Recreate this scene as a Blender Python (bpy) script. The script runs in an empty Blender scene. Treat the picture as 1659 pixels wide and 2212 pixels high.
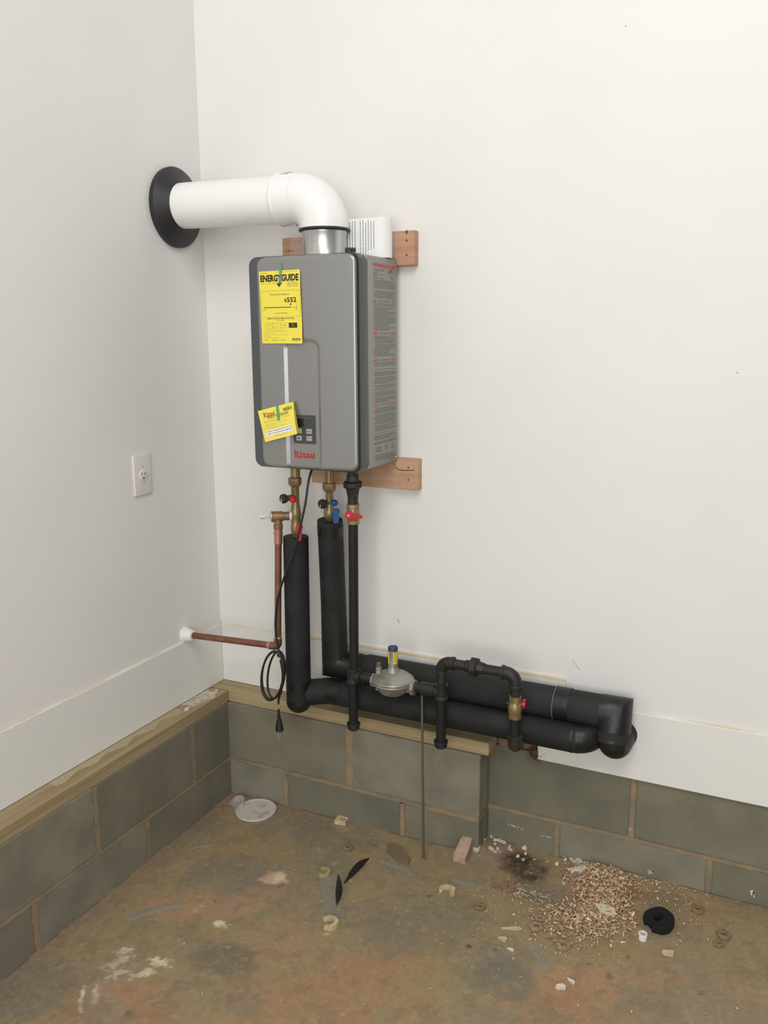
import bpy, bmesh, math, random
import numpy as np
from mathutils import Vector, Matrix
random.seed(7); rng=np.random.default_rng(11)
S=bpy.context.scene; C=S.collection; PI=math.pi
# ------------------------------------------------------------------ camera
W_,H_=1659,2212
yaw,pitch,roll,f=0.4505,-0.2005,-0.0052,1859.7364
cy_,sy_=math.cos(yaw),math.sin(yaw); cp,sp=math.cos(pitch),math.sin(pitch)
fwd=Vector((-sy_*cp,cy_*cp,sp)); right=Vector((cy_,sy_,0)); up=right.cross(fwd)
c,s=math.cos(roll),math.sin(roll); r2=c*right+s*up; u2=-s*right+c*up
cd=bpy.data.cameras.new('camera'); cam=bpy.data.objects.new('camera',cd); C.objects.link(cam)
M4=Matrix((( r2.x,u2.x,-fwd.x,1.652),(r2.y,u2.y,-fwd.y,-2.1884),(r2.z,u2.z,-fwd.z,1.4648),(0,0,0,1)))
cam.matrix_world=M4
cd.sensor_fit='VERTICAL'; cd.sensor_height=36; cd.lens=f/H_*36; cd.clip_start=.05
S.camera=cam
# ------------------------------------------------------------------ world, lights, exposure
w=bpy.data.worlds.new('world'); S.world=w; w.use_nodes=True
bg=w.node_tree.nodes['Background']; bg.inputs[0].default_value=(1,.985,.97,1); bg.inputs[1].default_value=.275
def area(name,loc,target,sx,sy,power,col):
    l=bpy.data.lights.new(name,'AREA'); l.shape='RECTANGLE'; l.size=sx; l.size_y=sy; l.energy=power; l.color=col
    o=bpy.data.objects.new(name,l); C.objects.link(o); o.location=loc
    o.rotation_euler=(Vector(target)-Vector(loc)).to_track_quat('-Z','Y').to_euler(); return o
area('daylight_door',(2.25,-5.0,1.7),(2.0,0,1.4),3.0,2.2,92,(.96,1,.975))
area('ceiling_lamp',(1.7,-2.3,3.4),(1.5,-.6,1.6),1.6,1.6,49,(1,.965,.95))
S.view_settings.view_transform='Standard'; S.view_settings.look='None'
S.view_settings.exposure=0; S.view_settings.gamma=1; S.view_settings.use_curve_mapping=False
# ------------------------------------------------------------------ materials
def mat(name,col,rough=.6,metal=0,col2=None,scale=20,detail=4,mixlo=.4,mixhi=.65,bump=0,bscale=None,stretch=None,spec=.5,coat=0,sss=0):
    m=bpy.data.materials.new(name); m.use_nodes=True; nt=m.node_tree; b=nt.nodes['Principled BSDF']
    b.inputs['Base Color'].default_value=(*col,1); b.inputs['Roughness'].default_value=rough; b.inputs['Metallic'].default_value=metal
    b.inputs['Specular IOR Level'].default_value=spec; b.inputs['Coat Weight'].default_value=coat
    tc=nt.nodes.new('ShaderNodeTexCoord'); src=tc.outputs['Object']
    if stretch:
        mp=nt.nodes.new('ShaderNodeMapping'); mp.inputs['Scale'].default_value=stretch; nt.links.new(src,mp.inputs[0]); src=mp.outputs[0]
    if col2:
        n=nt.nodes.new('ShaderNodeTexNoise'); n.inputs['Scale'].default_value=scale; n.inputs['Detail'].default_value=detail
        nt.links.new(src,n.inputs['Vector'])
        r=nt.nodes.new('ShaderNodeValToRGB'); r.color_ramp.elements[0].position=mixlo; r.color_ramp.elements[1].position=mixhi
        r.color_ramp.elements[0].color=(*col,1); r.color_ramp.elements[1].color=(*col2,1)
        nt.links.new(n.outputs[0],r.inputs[0]); nt.links.new(r.outputs[0],b.inputs['Base Color'])
    if bump:
        n2=nt.nodes.new('ShaderNodeTexNoise'); n2.inputs['Scale'].default_value=bscale or scale*3; n2.inputs['Detail'].default_value=3
        nt.links.new(src,n2.inputs['Vector']); bp=nt.nodes.new('ShaderNodeBump'); bp.inputs['Strength'].default_value=bump; bp.inputs['Distance'].default_value=.002
        nt.links.new(n2.outputs[0],bp.inputs['Height']); nt.links.new(bp.outputs[0],b.inputs['Normal'])
    return m
def srgb(r,g,b):
    return tuple(((v/255)/12.92 if v<=10 else ((v/255+.055)/1.055)**2.4) for v in (r,g,b))
WALLC=srgb(231,229,226)
m_wall=mat('painted_wall',WALLC,.75,bump=.06,bscale=60,col2=srgb(228,226,223),scale=3)
m_base=mat('painted_board',srgb(230,229,225),.45,bump=.03,bscale=30)
m_caulk=mat('raw_caulk',srgb(210,198,174),.7,col2=srgb(228,222,210),scale=9)
m_rawwood=mat('raw_edge',srgb(222,204,176),.7,col2=srgb(208,188,158),scale=9)
m_block=mat('concrete_block',srgb(127,122,104),.92,col2=srgb(114,110,94),scale=7,detail=8,bump=.6,bscale=260)
m_block2=mat('concrete_block_pale',srgb(136,131,115),.92,col2=srgb(120,116,101),scale=9,detail=8,bump=.6,bscale=260)
m_block3=mat('concrete_block_dark',srgb(121,117,100),.92,col2=srgb(108,105,90),scale=6,detail=8,bump=.6,bscale=260)
m_mortar=mat('tan_mortar',srgb(150,130,100),.95,col2=srgb(128,118,100),scale=16,detail=6,bump=.6,bscale=150)
m_sill=mat('treated_lumber',srgb(176,158,122),.8,col2=srgb(158,138,102),scale=4,detail=4,bump=.2,bscale=30,stretch=(.6,22,22))
m_sillL=mat('treated_lumber_left',srgb(166,148,114),.8,col2=srgb(146,127,94),scale=4,detail=4,bump=.2,bscale=30,stretch=(22,.6,22))
m_dust=mat('plaster_dust',srgb(205,195,178),.95,col2=srgb(172,158,132),scale=60)
m_pine=mat('pine_board',srgb(192,150,124),.7,col2=srgb(178,130,104),scale=5,detail=6,bump=.1,bscale=20,stretch=(1,1,12))
m_pineend=mat('pine_end',srgb(140,104,82),.8)
m_grey=mat('grey_metallic_paint',srgb(156,156,154),.31,metal=.6,col2=srgb(144,144,142),scale=900,spec=.5)
m_cab=mat('grey_cabinet_paint',srgb(150,149,146),.45,metal=.2)
m_bezel=mat('bluegrey_plastic',srgb(76,81,82),.36)
m_dark=mat('dark_gap',(.006,.006,.006),.7)
m_panel=mat('control_charcoal',srgb(68,68,66),.35)
m_btn=mat('button_grey',srgb(165,166,160),.5)
m_yel=mat('yellow_paper',srgb(238,222,82),.6)
m_yel2=mat('yellow_card',srgb(243,228,100),.6)
m_ink=mat('black_ink',srgb(40,38,22),.6)
m_inkf=mat('faint_ink',srgb(138,126,56),.6)
m_inkg=mat('grey_ink',srgb(116,114,110),.6)
m_ltape=mat('green_tape',srgb(104,160,112),.4)
m_ltape2=mat('teal_tape',srgb(96,128,122),.4)
m_red=mat('red_print',srgb(196,28,44),.5)
m_redd=mat('dull_red_print',srgb(188,98,94),.6)
m_redb=mat('brown_red_print',srgb(170,60,30),.6)
m_white=mat('white_paper',srgb(240,240,238),.7)
m_vent=mat('white_vent_plastic',srgb(240,238,237),.33)
m_rub=mat('black_rubber',srgb(38,38,40),.5,bump=.05,bscale=80)
m_steel=mat('brushed_steel',srgb(206,206,204),.32,metal=.9,stretch=(1,1,.05),col2=srgb(190,190,188),scale=60)
m_copper=mat('copper',srgb(150,104,88),.42,metal=.6,col2=srgb(132,88,74),scale=40)
m_copperb=mat('bright_copper',srgb(206,150,128),.3,metal=.8)
m_solder=mat('solder',srgb(190,182,172),.4,metal=.6)
m_brass=mat('brass',srgb(158,138,98),.4,metal=.6,col2=srgb(138,118,82),scale=40)
m_bronze=mat('bronze',srgb(154,126,98),.45,metal=.55,col2=srgb(134,106,80),scale=40)
m_iron=mat('black_iron',srgb(36,35,33),.5,metal=.2,col2=srgb(50,49,45),scale=25,bump=.15,bscale=150)
m_gaspipe=mat('black_pipe',srgb(30,30,28),.55,spec=.3,col2=srgb(36,35,33),scale=14)
m_ins=mat('foam_insulation',srgb(33,33,34),.68,spec=.3,col2=srgb(43,43,44),scale=10,detail=6,bump=.3,bscale=120)
m_ins2=mat('foam_insulation_pale',srgb(44,44,44),.68,spec=.3,col2=srgb(38,38,39),scale=12,detail=6,bump=.25,bscale=120)
m_tape=mat('vinyl_tape',srgb(22,22,23),.42,bump=.5,bscale=45)
m_seam=mat('seam_glue',srgb(98,98,94),.5)
m_cast=mat('cast_aluminium',srgb(168,164,154),.42,metal=.55,col2=srgb(142,138,128),scale=30,bump=.2,bscale=160)
m_blue=mat('blue_plastic',srgb(34,88,152),.4)
m_bluec=mat('dark_blue_plastic',srgb(40,60,92),.4)
m_redp=mat('red_plastic',srgb(200,32,52),.35)
m_blackp=mat('black_plastic',srgb(44,46,48),.45)
m_cord=mat('cord_rubber',srgb(30,30,29),.4)
m_whitep=mat('white_plastic',srgb(236,234,230),.4)
m_outlet=mat('outlet_plate',srgb(226,222,217),.4)
m_tan=mat('tan_chip',srgb(206,188,150),.85,col2=srgb(186,166,128),scale=90)
m_off=mat('wood_offcut',srgb(186,160,136),.85,col2=srgb(168,140,116),scale=50)
m_off2=mat('wood_offcut_dark',srgb(124,104,82),.85)
m_plas=mat('plaster_white',srgb(226,216,204),.9,col2=srgb(200,188,172),scale=60)
m_disc=mat('dusty_white_lid',srgb(206,196,188),.7,col2=srgb(160,148,136),scale=38,detail=8,mixlo=.55,mixhi=.75)
m_mud=mat('brown_clay',srgb(138,120,92),.9,col2=srgb(120,102,78),scale=60)
m_foam=mat('black_foam',srgb(16,16,17),.95,bump=.8,bscale=220)
m_blade=mat('dark_strip',srgb(34,30,28),.5)
m_fib=mat('brown_fibre',srgb(104,84,58),.95,col2=srgb(70,56,40),scale=80,bump=.8,bscale=200)
m_cav=mat('cavity',srgb(60,48,34),.95)
m_zinc=mat('rod_steel',srgb(120,112,98),.45,metal=.6,stretch=(1,1,1))
def clear(name,tint,a):
    m=bpy.data.materials.new(name); m.use_nodes=True; nt=m.node_tree; b=nt.nodes['Principled BSDF']; out=nt.nodes['Material Output']
    b.inputs['Base Color'].default_value=(*tint,1); b.inputs['Roughness'].default_value=.18
    t=nt.nodes.new('ShaderNodeBsdfTransparent'); mx=nt.nodes.new('ShaderNodeMixShader')
    n=nt.nodes.new('ShaderNodeTexNoise'); n.inputs['Scale'].default_value=28; n.inputs['Detail'].default_value=2
    mr=nt.nodes.new('ShaderNodeMapRange'); mr.inputs['From Min'].default_value=.35; mr.inputs['From Max'].default_value=.7; mr.inputs['To Min'].default_value=a*.6; mr.inputs['To Max'].default_value=a*1.5
    nt.links.new(n.outputs[0],mr.inputs[0]); nt.links.new(mr.outputs[0],mx.inputs[0])
    nt.links.new(t.outputs[0],mx.inputs[1]); nt.links.new(b.outputs[0],mx.inputs[2]); nt.links.new(mx.outputs[0],out.inputs[0]); return m
m_clear=clear('clear_tape',srgb(172,176,162),.34)
m_bag=clear('clear_bag',srgb(240,240,240),.06)
def attrmat(name,rough,bump,bscale,vary=.25,vscale=60):
    m=bpy.data.materials.new(name); m.use_nodes=True; nt=m.node_tree; b=nt.nodes['Principled BSDF']
    a=nt.nodes.new('ShaderNodeAttribute'); a.attribute_name='tone'
    tc=nt.nodes.new('ShaderNodeTexCoord')
    n=nt.nodes.new('ShaderNodeTexNoise'); n.inputs['Scale'].default_value=vscale; n.inputs['Detail'].default_value=8; nt.links.new(tc.outputs['Object'],n.inputs['Vector'])
    mr=nt.nodes.new('ShaderNodeMapRange'); mr.inputs['From Min'].default_value=.3; mr.inputs['From Max'].default_value=.7; mr.inputs['To Min'].default_value=1-vary; mr.inputs['To Max'].default_value=1+vary
    nt.links.new(n.outputs[0],mr.inputs[0])
    vm=nt.nodes.new('ShaderNodeVectorMath'); vm.operation='SCALE'; nt.links.new(a.outputs['Color'],vm.inputs[0]); nt.links.new(mr.outputs[0],vm.inputs['Scale'])
    nt.links.new(vm.outputs[0],b.inputs['Base Color']); b.inputs['Roughness'].default_value=rough
    n2=nt.nodes.new('ShaderNodeTexNoise'); n2.inputs['Scale'].default_value=bscale; nt.links.new(tc.outputs['Object'],n2.inputs['Vector'])
    bp=nt.nodes.new('ShaderNodeBump'); bp.inputs['Strength'].default_value=bump; bp.inputs['Distance'].default_value=.002
    nt.links.new(n2.outputs[0],bp.inputs['Height']); nt.links.new(bp.outputs[0],b.inputs['Normal']); return m
m_floor=attrmat('stained_concrete',.62,.4,140,.09,70)
m_chip=attrmat('wood_chips',.85,.1,80,.12,90)
# ------------------------------------------------------------------ mesh helpers
class B:
    def __init__(s): s.v=[]; s.f=[]
    def add(s,v,f):
        n=len(s.v); s.v+= [tuple(p) for p in v]; s.f+=[tuple(i+n for i in q) for q in f]; return s
    def box(s,x0,x1,y0,y1,z0,z1,bev=0,seg=2):
        if x0>x1:x0,x1=x1,x0
        if y0>y1:y0,y1=y1,y0
        if z0>z1:z0,z1=z1,z0
        v=[(x,y,z) for x in (x0,x1) for y in (y0,y1) for z in (z0,z1)]
        f=[(0,1,3,2),(4,6,7,5),(0,4,5,1),(2,3,7,6),(0,2,6,4),(1,5,7,3)]
        if not bev: return s.add(v,f)
        bm=bmesh.new(); vs=[bm.verts.new(p) for p in v]; [bm.faces.new([vs[i] for i in q]) for q in f]
        bmesh.ops.bevel(bm,geom=bm.edges[:],offset=bev,segments=seg,affect='EDGES',profile=.5)
        bm.verts.index_update(); s.add([p.co[:] for p in bm.verts],[[q.index for q in fa.verts] for fa in bm.faces]); bm.free(); return s
    def prism(s,pts,d):      # pts: list of 3D points (planar, in order), d: extrusion vector
        n=len(pts); P=[Vector(p) for p in pts]; D=Vector(d)
        return s.add([p[:] for p in P]+[(p+D)[:] for p in P],[tuple(range(n))[::-1],tuple(range(n,2*n))]+[(i,(i+1)%n,n+(i+1)%n,n+i) for i in range(n)])
    def lathe(s,o,ax,prof,seg=24,rot=0):   # prof: (t,r) along the axis
        o=Vector(o); a=Vector(ax).normalized(); h=Vector((0,0,1)) if abs(a.z)<.9 else Vector((1,0,0))
        e1=a.cross(h).normalized(); e2=a.cross(e1)
        v=[];f=[]
        for t,r in prof:
            for k in range(seg):
                q=2*PI*k/seg+rot; v.append((o+a*t+(e1*math.cos(q)+e2*math.sin(q))*max(r,1e-5))[:])
        for i in range(len(prof)-1):
            for k in range(seg):
                k2=(k+1)%seg; f.append((i*seg+k,i*seg+k2,(i+1)*seg+k2,(i+1)*seg+k))
        f.append(tuple(range(seg))[::-1]); f.append(tuple((len(prof)-1)*seg+k for k in range(seg)))
        return s.add(v,f)
    def cyl(s,a,b,r,seg=24,r2=None):
        a=Vector(a);b=Vector(b); return s.lathe(a,b-a,[(0,r),((b-a).length,r if r2 is None else r2)],seg)
    def ring(s,o,ax,ri,ro,t,seg=40):       # washer with rounded rim
        return s.torusish(o,ax,[(0,ri),(0,ro-t*.3),(t*.3,ro),(t*.7,ro),(t,ro-t*.3),(t,ri)],seg)
    def torusish(s,o,ax,prof,seg=40):      # closed profile loop
        o=Vector(o); a=Vector(ax).normalized(); h=Vector((0,0,1)) if abs(a.z)<.9 else Vector((1,0,0))
        e1=a.cross(h).normalized(); e2=a.cross(e1); n=len(prof); v=[];f=[]
        for k in range(seg):
            q=2*PI*k/seg
            for t,r in prof: v.append((o+a*t+(e1*math.cos(q)+e2*math.sin(q))*r)[:])
        for k in range(seg):
            k2=(k+1)%seg
            for i in range(n): j=(i+1)%n; f.append((k*n+i,k*n+j,k2*n+j,k2*n+i))
        return s.add(v,f)
    def tube(s,path,r,seg=16,caps=True,round_end=(0,0),closed=False,wob=0):
        P=[Vector(p) for p in path]; R=list(r) if isinstance(r,(list,tuple)) else [r]*len(P)
        def ext(P,R,rr):   # rounded end cap
            d=(P[0]-P[1]).normalized(); q=[];qr=[]
            for a in (85,65,45,25,8): a=a*PI/180; q.append(P[0]+d*rr*math.sin(a)); qr.append(R[0]*math.cos(a))
            return q+P,qr+R
        if round_end[0]: P,R=ext(P,R,round_end[0])
        if round_end[1]: P,R=ext(P[::-1],R[::-1],round_end[1]); P=P[::-1];R=R[::-1]
        n=len(P); T=[]
        for i in range(n):
            if closed: a=P[i]-P[i-1]; b=P[(i+1)%n]-P[i]
            else: a=P[i]-P[max(i-1,0)]; b=P[min(i+1,n-1)]-P[i]
            if a.length<1e-9:a=b
            if b.length<1e-9:b=a
            T.append((a.normalized(),b.normalized()))
        h=Vector((0,0,1)) if abs(T[0][1].z)<.9 else Vector((0,1,0))
        u=T[0][1].cross(h).normalized(); v=[];f=[]; pd=T[0][1]
        for i in range(n):
            a,b=T[i]; 
            u=(pd.rotation_difference(a)@u); u=(u-a*u.dot(a)).normalized(); w2=a.cross(u); bis=(a+b)
            bis=bis.normalized() if bis.length>1e-6 else a
            for k in range(seg):
                q=2*PI*k/seg; rr=R[i]*(1+wob*math.sin(3*q+i)*random.random()); p=(u*math.cos(q)+w2*math.sin(q))*rr
                den=a.dot(bis); t=-(p.dot(bis))/den if abs(den)>.25 else 0
                v.append((P[i]+p+a*t)[:])
            pd=a
        m=n if closed else n-1
        for i in range(m):
            for k in range(seg):
                k2=(k+1)%seg; j=(i+1)%n; f.append((i*seg+k,i*seg+k2,j*seg+k2,j*seg+k))
        if caps and not closed: f.append(tuple(range(seg))[::-1]); f.append(tuple((n-1)*seg+k for k in range(seg)))
        return s.add(v,f)
def fillet(pts,r,n=6):
    P=[Vector(p) for p in pts]; R=r if isinstance(r,(list,tuple)) else [r]*len(P); out=[P[0]]
    for i in range(1,len(P)-1):
        a=(P[i-1]-P[i]).normalized(); b=(P[i+1]-P[i]).normalized(); ang=a.angle(b); t=R[i]/math.tan(ang/2)
        if t<1e-5 or ang>3.1: out.append(P[i]); continue
        p0=P[i]+a*t; p1=P[i]+b*t; cc=P[i]+(a+b).normalized()*(R[i]/math.sin(ang/2))
        v0=p0-cc; v1=p1-cc; th=v0.angle(v1)
        for k in range(n+1):
            q=k/n; out.append(cc+(v0*math.sin((1-q)*th)+v1*math.sin(q*th))/math.sin(th))
    out.append(P[-1]); return out
def smooth_path(pts,n=6):   # Catmull-Rom
    P=[Vector(p) for p in pts]; P=[P[0]*2-P[1]]+P+[P[-1]*2-P[-2]]; out=[]
    for i in range(1,len(P)-2):
        for k in range(n):
            t=k/n; a,b,c_,d=P[i-1],P[i],P[i+1],P[i+2]
            out.append(.5*((2*b)+(c_-a)*t+(2*a-5*b+4*c_-d)*t*t+(3*b-a-3*c_+d)*t**3))
    out.append(P[-2]); return out
def props(o,label=None,cat=None,group=None,kind=None):
    if label:o['label']=label
    if cat:o['category']=cat
    if group:o['group']=group
    if kind:o['kind']=kind
    return o
def mesh_of(name,b,m,org,ang=35,smooth=True):
    me=bpy.data.meshes.new(name); V=np.array(b.v,dtype=float)-np.array(org)
    me.from_pydata([tuple(p) for p in V],[],b.f); me.materials.append(m)
    bm=bmesh.new(); bm.from_mesh(me); bmesh.ops.recalc_face_normals(bm,faces=bm.faces[:]); bm.to_mesh(me); bm.free()
    if smooth:
        me.polygons.foreach_set('use_smooth',[True]*len(me.polygons)); me.set_sharp_from_angle(angle=math.radians(ang))
    return me
ORG={}
def thing(name,label,cat,loc,group=None):
    o=bpy.data.objects.new(name,None); C.objects.link(o); o.location=loc; o.empty_display_size=.02; ORG[o.name]=Vector(loc)
    return props(o,label,cat,group)
def obj(name,b,m,parent=None,label=None,cat=None,group=None,kind=None,ang=35,smooth=True):
    if parent is None:
        V=np.array(b.v); lo=V.min(0); hi=V.max(0); org=Vector(((lo[0]+hi[0])/2,(lo[1]+hi[1])/2,lo[2]))
    else: org=ORG[parent.name]
    o=bpy.data.objects.new(name,mesh_of(name,b,m,org,ang,smooth)); C.objects.link(o); ORG[o.name]=org
    if parent is None:o.location=org
    else:o.parent=parent
    return props(o,label,cat,group,kind)
FX,FY=.0123,.0166
def bumps(x,y):
    g=lambda cx,cy,sx,sy,h:h*np.exp(-((x-cx)/sx)**2-((y-cy)/sy)**2)
    return g(.93,-.03,.09,.06,.014)+g(1.27,-.06,.09,.07,.012)+g(1.27,-.2,.07,.06,.006)+g(1.4,.0,.15,.03,.004)
def fz(x,y): return FX*x+FY*y+float(bumps(x,y))
# ------------------------------------------------------------------ floor
def vnoise(x,y,sc,seed):
    r=np.random.default_rng(seed); G=r.random((256,256)); X=x*sc+37.3; Y=y*sc+91.7
    xi=np.floor(X).astype(int); yi=np.floor(Y).astype(int); fx=X-xi; fy=Y-yi; fx=fx*fx*(3-2*fx); fy=fy*fy*(3-2*fy)
    g=lambda i,j:G[(yi+j)%256,(xi+i)%256]
    return (g(0,0)*(1-fx)+g(1,0)*fx)*(1-fy)+(g(0,1)*(1-fx)+g(1,1)*fx)*fy
def fbm(x,y,sc,seed,o=5): return sum(vnoise(x,y,sc*2**k,seed+k)*.5**(k+1) for k in range(o))/(1-.5**o)
xs=np.concatenate([np.linspace(-.1,1.85,520),np.linspace(1.9,4.6,20)]); ys=np.concatenate([np.linspace(-5.2,-1.25,24),np.linspace(-1.22,.1,360)])
XX,YY=np.meshgrid(xs,ys); nx,ny=len(xs),len(ys)
ZZ=FX*XX+FY*YY+bumps(XX,YY)+(fbm(XX,YY,14,5)-.5)*.0025*(YY>-1.3)
base=np.array(srgb(131,118,93)); col=np.ones((ny,nx,3))*base
def blend(c3,wt):
    global col; wt=np.clip(wt,0,1)[...,None]; col=col*(1-wt)+np.array(c3)*wt
n1=fbm(XX,YY,4,20); n2=fbm(XX,YY,9,40); n3=fbm(XX,YY,30,60); n4=fbm(XX,YY,80,80)
blend(srgb(117,109,93),(n1-.47)*6*.7)
blend(srgb(136,116,86),(.50-n2)*6*.5)
blend(srgb(142,112,88),(fbm(XX,YY,5,150)-.55)*8*.5*(YY<-.35))
blend(srgb(112,105,97),(fbm(XX,YY,6,170)-.56)*8*.5)
def blob(x,y,rx,ry,ang,c3,st=.8,edge=.5,ns=18,seed=0,streak=None):
    a=math.radians(ang); dx=(XX-x)*math.cos(a)+(YY-y)*math.sin(a); dy=-(XX-x)*math.sin(a)+(YY-y)*math.cos(a)
    d=np.sqrt((dx/rx)**2+(dy/ry)**2)+(fbm(dx*(streak or 1),dy,ns,300+seed)-.5)*2*edge
    blend(c3,np.clip((1.1-d)*2.2,0,1)*st)
# tone patches that belong to the slab: rust-orange clay, grey-green cement dust, whitish paint
blob(.30,-.60,.10,.07,20,srgb(155,118,96),.5,.9,16,1); blob(.42,-.52,.11,.06,40,srgb(155,122,99),.5,.9,14,2)
blob(.44,-.40,.042,.026,10,srgb(196,173,153),.95,.7,40,3); blob(.425,-.41,.03,.02,10,srgb(159,121,101),.6,.6,40,4)
blob(.86,-.63,.16,.10,0,srgb(145,113,88),.6,.9,12,5); blob(1.30,-.45,.12,.05,10,srgb(152,119,91),.6,.8,14,6)
blob(1.45,-.36,.10,.04,20,srgb(145,115,90),.5,.8,14,7); blob(.60,-.62,.10,.09,0,srgb(144,117,93),.6,.9,12,8)
blob(.36,-.90,.10,.05,30,srgb(151,116,91),.6,.8,14,9); blob(.75,-.75,.2,.06,10,srgb(143,111,86),.6,.8,12,35)
blob(.50,-.72,.09,.06,0,srgb(97,91,82),.7,.8,14,10); blob(.30,-.42,.14,.07,20,srgb(110,105,91),.6,.9,12,11)
blob(.16,-1.0,.16,.12,40,srgb(109,104,96),.7,.7,9,12); blob(1.13,-.50,.09,.06,0,srgb(102,98,91),.6,.8,14,13)
blob(.60,-.35,.05,.16,25,srgb(104,106,92),.55,.8,14,14); blob(.45,-.16,.16,.07,10,srgb(113,105,92),.6,.9,12,15)
blob(.97,-.06,.13,.07,10,srgb(130,107,93),.6,.7,12,16); blob(1.05,-.075,.085,.055,-15,srgb(54,46,38),.9,.8,14,17); blob(1.03,-.05,.05,.04,0,srgb(41,36,31),.7,.7,20,18)
blob(1.14,-.17,.11,.05,-10,srgb(109,102,97),.7,.8,14,19); blob(.45,-.06,.45,.03,3,srgb(128,105,91),.55,.8,10,20); blob(.09,-.5,.03,.45,0,srgb(118,101,91),.5,.9,10,21)
blob(1.30,-.12,.12,.12,30,srgb(152,119,94),.55,.8,14,22); blob(1.33,-.07,.06,.035,0,srgb(107,79,60),.7,.7,25,23)
blob(1.5,-.02,.12,.03,0,srgb(137,112,88),.6,.8,14,24); blob(.12,-.08,.05,.04,0,srgb(131,113,100),.5,.7,20,25)
blob(1.47,-.14,.10,.10,0,srgb(125,109,88),.6,.8,14,26)
for i,(x,y,rx,ry,a) in enumerate([(.275,-.83,.016,.03,-30),(.30,-.865,.012,.03,-25),(.262,-.80,.01,.02,-40),(.372,-.79,.022,.014,20),(.36,-.83,.013,.03,-35),(.30,-.93,.03,.006,-50),(.29,-.965,.035,.005,-50),(.42,-.62,.016,.01,0)]):
    blob(x,y,rx*1.1,ry*1.1,a,srgb(199,189,172),.85,1.3,120,50+i)
blob(.33,-.95,.06,.05,-40,srgb(129,120,108),.6,.9,12,61); blob(.285,-.85,.06,.07,-20,srgb(134,123,107),.5,.9,14,62)
for i,(x,y,rx,ry) in enumerate([(1.028,-.437,.009,.008),(1.09,-.42,.005,.004),(.866,-.30,.006,.006),(.63,-.15,.008,.006),(.40,-.12,.008,.004)]): blob(x,y,rx,ry,0,srgb(70,62,56),.85,.3,60,70+i)
# cracks / dark line along the foot of the masonry
for k in range(40):
    x=rng.uniform(.1,1.7); y=rng.uniform(-1.0,-.1); blob(x,y,rng.uniform(.004,.014),rng.uniform(.003,.01),rng.uniform(0,180),srgb(88,81,71) if k%2 else srgb(166,150,120),.6,.8,70,100+k)
blend(srgb(112,100,82),np.clip((n3-.58)*9,0,.4)); blend(srgb(146,130,106),np.clip((n4-.62)*8,0,.3))
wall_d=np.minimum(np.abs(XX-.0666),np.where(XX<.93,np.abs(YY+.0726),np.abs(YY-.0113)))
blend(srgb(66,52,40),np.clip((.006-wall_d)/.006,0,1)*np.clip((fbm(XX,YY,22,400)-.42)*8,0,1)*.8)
col*=np.array([1.36,1.32,1.20])
blob(1.272,-.07,.075,.055,10,srgb(150,118,92),.9,.5,30,501); blob(1.285,-.17,.06,.08,10,srgb(156,126,98),.7,.6,30,502)
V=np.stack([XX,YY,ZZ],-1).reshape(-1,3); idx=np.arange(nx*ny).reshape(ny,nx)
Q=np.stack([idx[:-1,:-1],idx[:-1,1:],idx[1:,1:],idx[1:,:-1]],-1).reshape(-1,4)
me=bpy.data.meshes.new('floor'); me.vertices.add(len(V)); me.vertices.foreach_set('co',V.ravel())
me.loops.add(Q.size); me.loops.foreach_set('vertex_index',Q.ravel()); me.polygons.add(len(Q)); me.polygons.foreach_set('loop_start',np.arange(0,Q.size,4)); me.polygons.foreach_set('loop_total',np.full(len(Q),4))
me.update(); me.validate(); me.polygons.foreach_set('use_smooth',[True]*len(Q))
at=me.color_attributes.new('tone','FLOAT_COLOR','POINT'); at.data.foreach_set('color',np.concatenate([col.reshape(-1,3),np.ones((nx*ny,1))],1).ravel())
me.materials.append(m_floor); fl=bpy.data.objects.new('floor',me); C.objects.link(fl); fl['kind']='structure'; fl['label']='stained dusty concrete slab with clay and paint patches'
# ------------------------------------------------------------------ walls
ZT=3.4
wb=obj('wall_back',B().prism([(-.15,.008,.353),(.92,.008,.353),(1.0,.008,.353),(1.066,.008,.353),(1.066,.008,.31),(4.5,.008,.31),(4.5,.008,ZT),(-.15,.008,ZT)],(0,.014,0)),m_wall,label='white painted back wall behind the water heater',kind='structure',smooth=False)
wl=obj('wall_left',B().prism([(-.008,.008,.36),(-.008,.008,ZT),(-.008,-5.2,ZT),(-.008,-5.2,.36)],(-.014,0,0)),m_wall,label='white painted left wall with vent flange and outlet',kind='structure',smooth=False)
# masonry foundation: mortar core + each block a part
BX,BY,PE,RY=.0666,-.0726,.9226,.0113
HC=.1198; HS=.3151; J=.0055
rl=.0022
core=B().box(-.15,PE-rl,BY+rl,.12,-.12,HS-.001).box(PE-rl-.01,4.5,RY+rl,.12,-.12,HS-.001)
obj('mortar',core,m_mortar,wb,smooth=False)
core=B().box(-.15,BX-rl,-5.2,BY+rl+.01,-.15,HS-.001)
obj('mortar',core,m_mortar,wl,smooth=False)
mats=[m_block,m_block2,m_block3]
def block(par,b,k): obj('block',b,mats[k%3],par,smooth=False)
Jw=.007
def rowx(x0,x1,z0,z1,y,joints,par,k0,je=[]):
    e=[x0]+[j for j in joints if x0<j<x1]+[x1]
    for i in range(len(e)-1):
        a=e[i]+(Jw if i else 0); b_=e[i+1]-(Jw if i<len(e)-2 else 0)
        block(par,B().box(a,b_,y+random.uniform(0,.001),y+.05,z0,z1,.003,1),k0+i)
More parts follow.
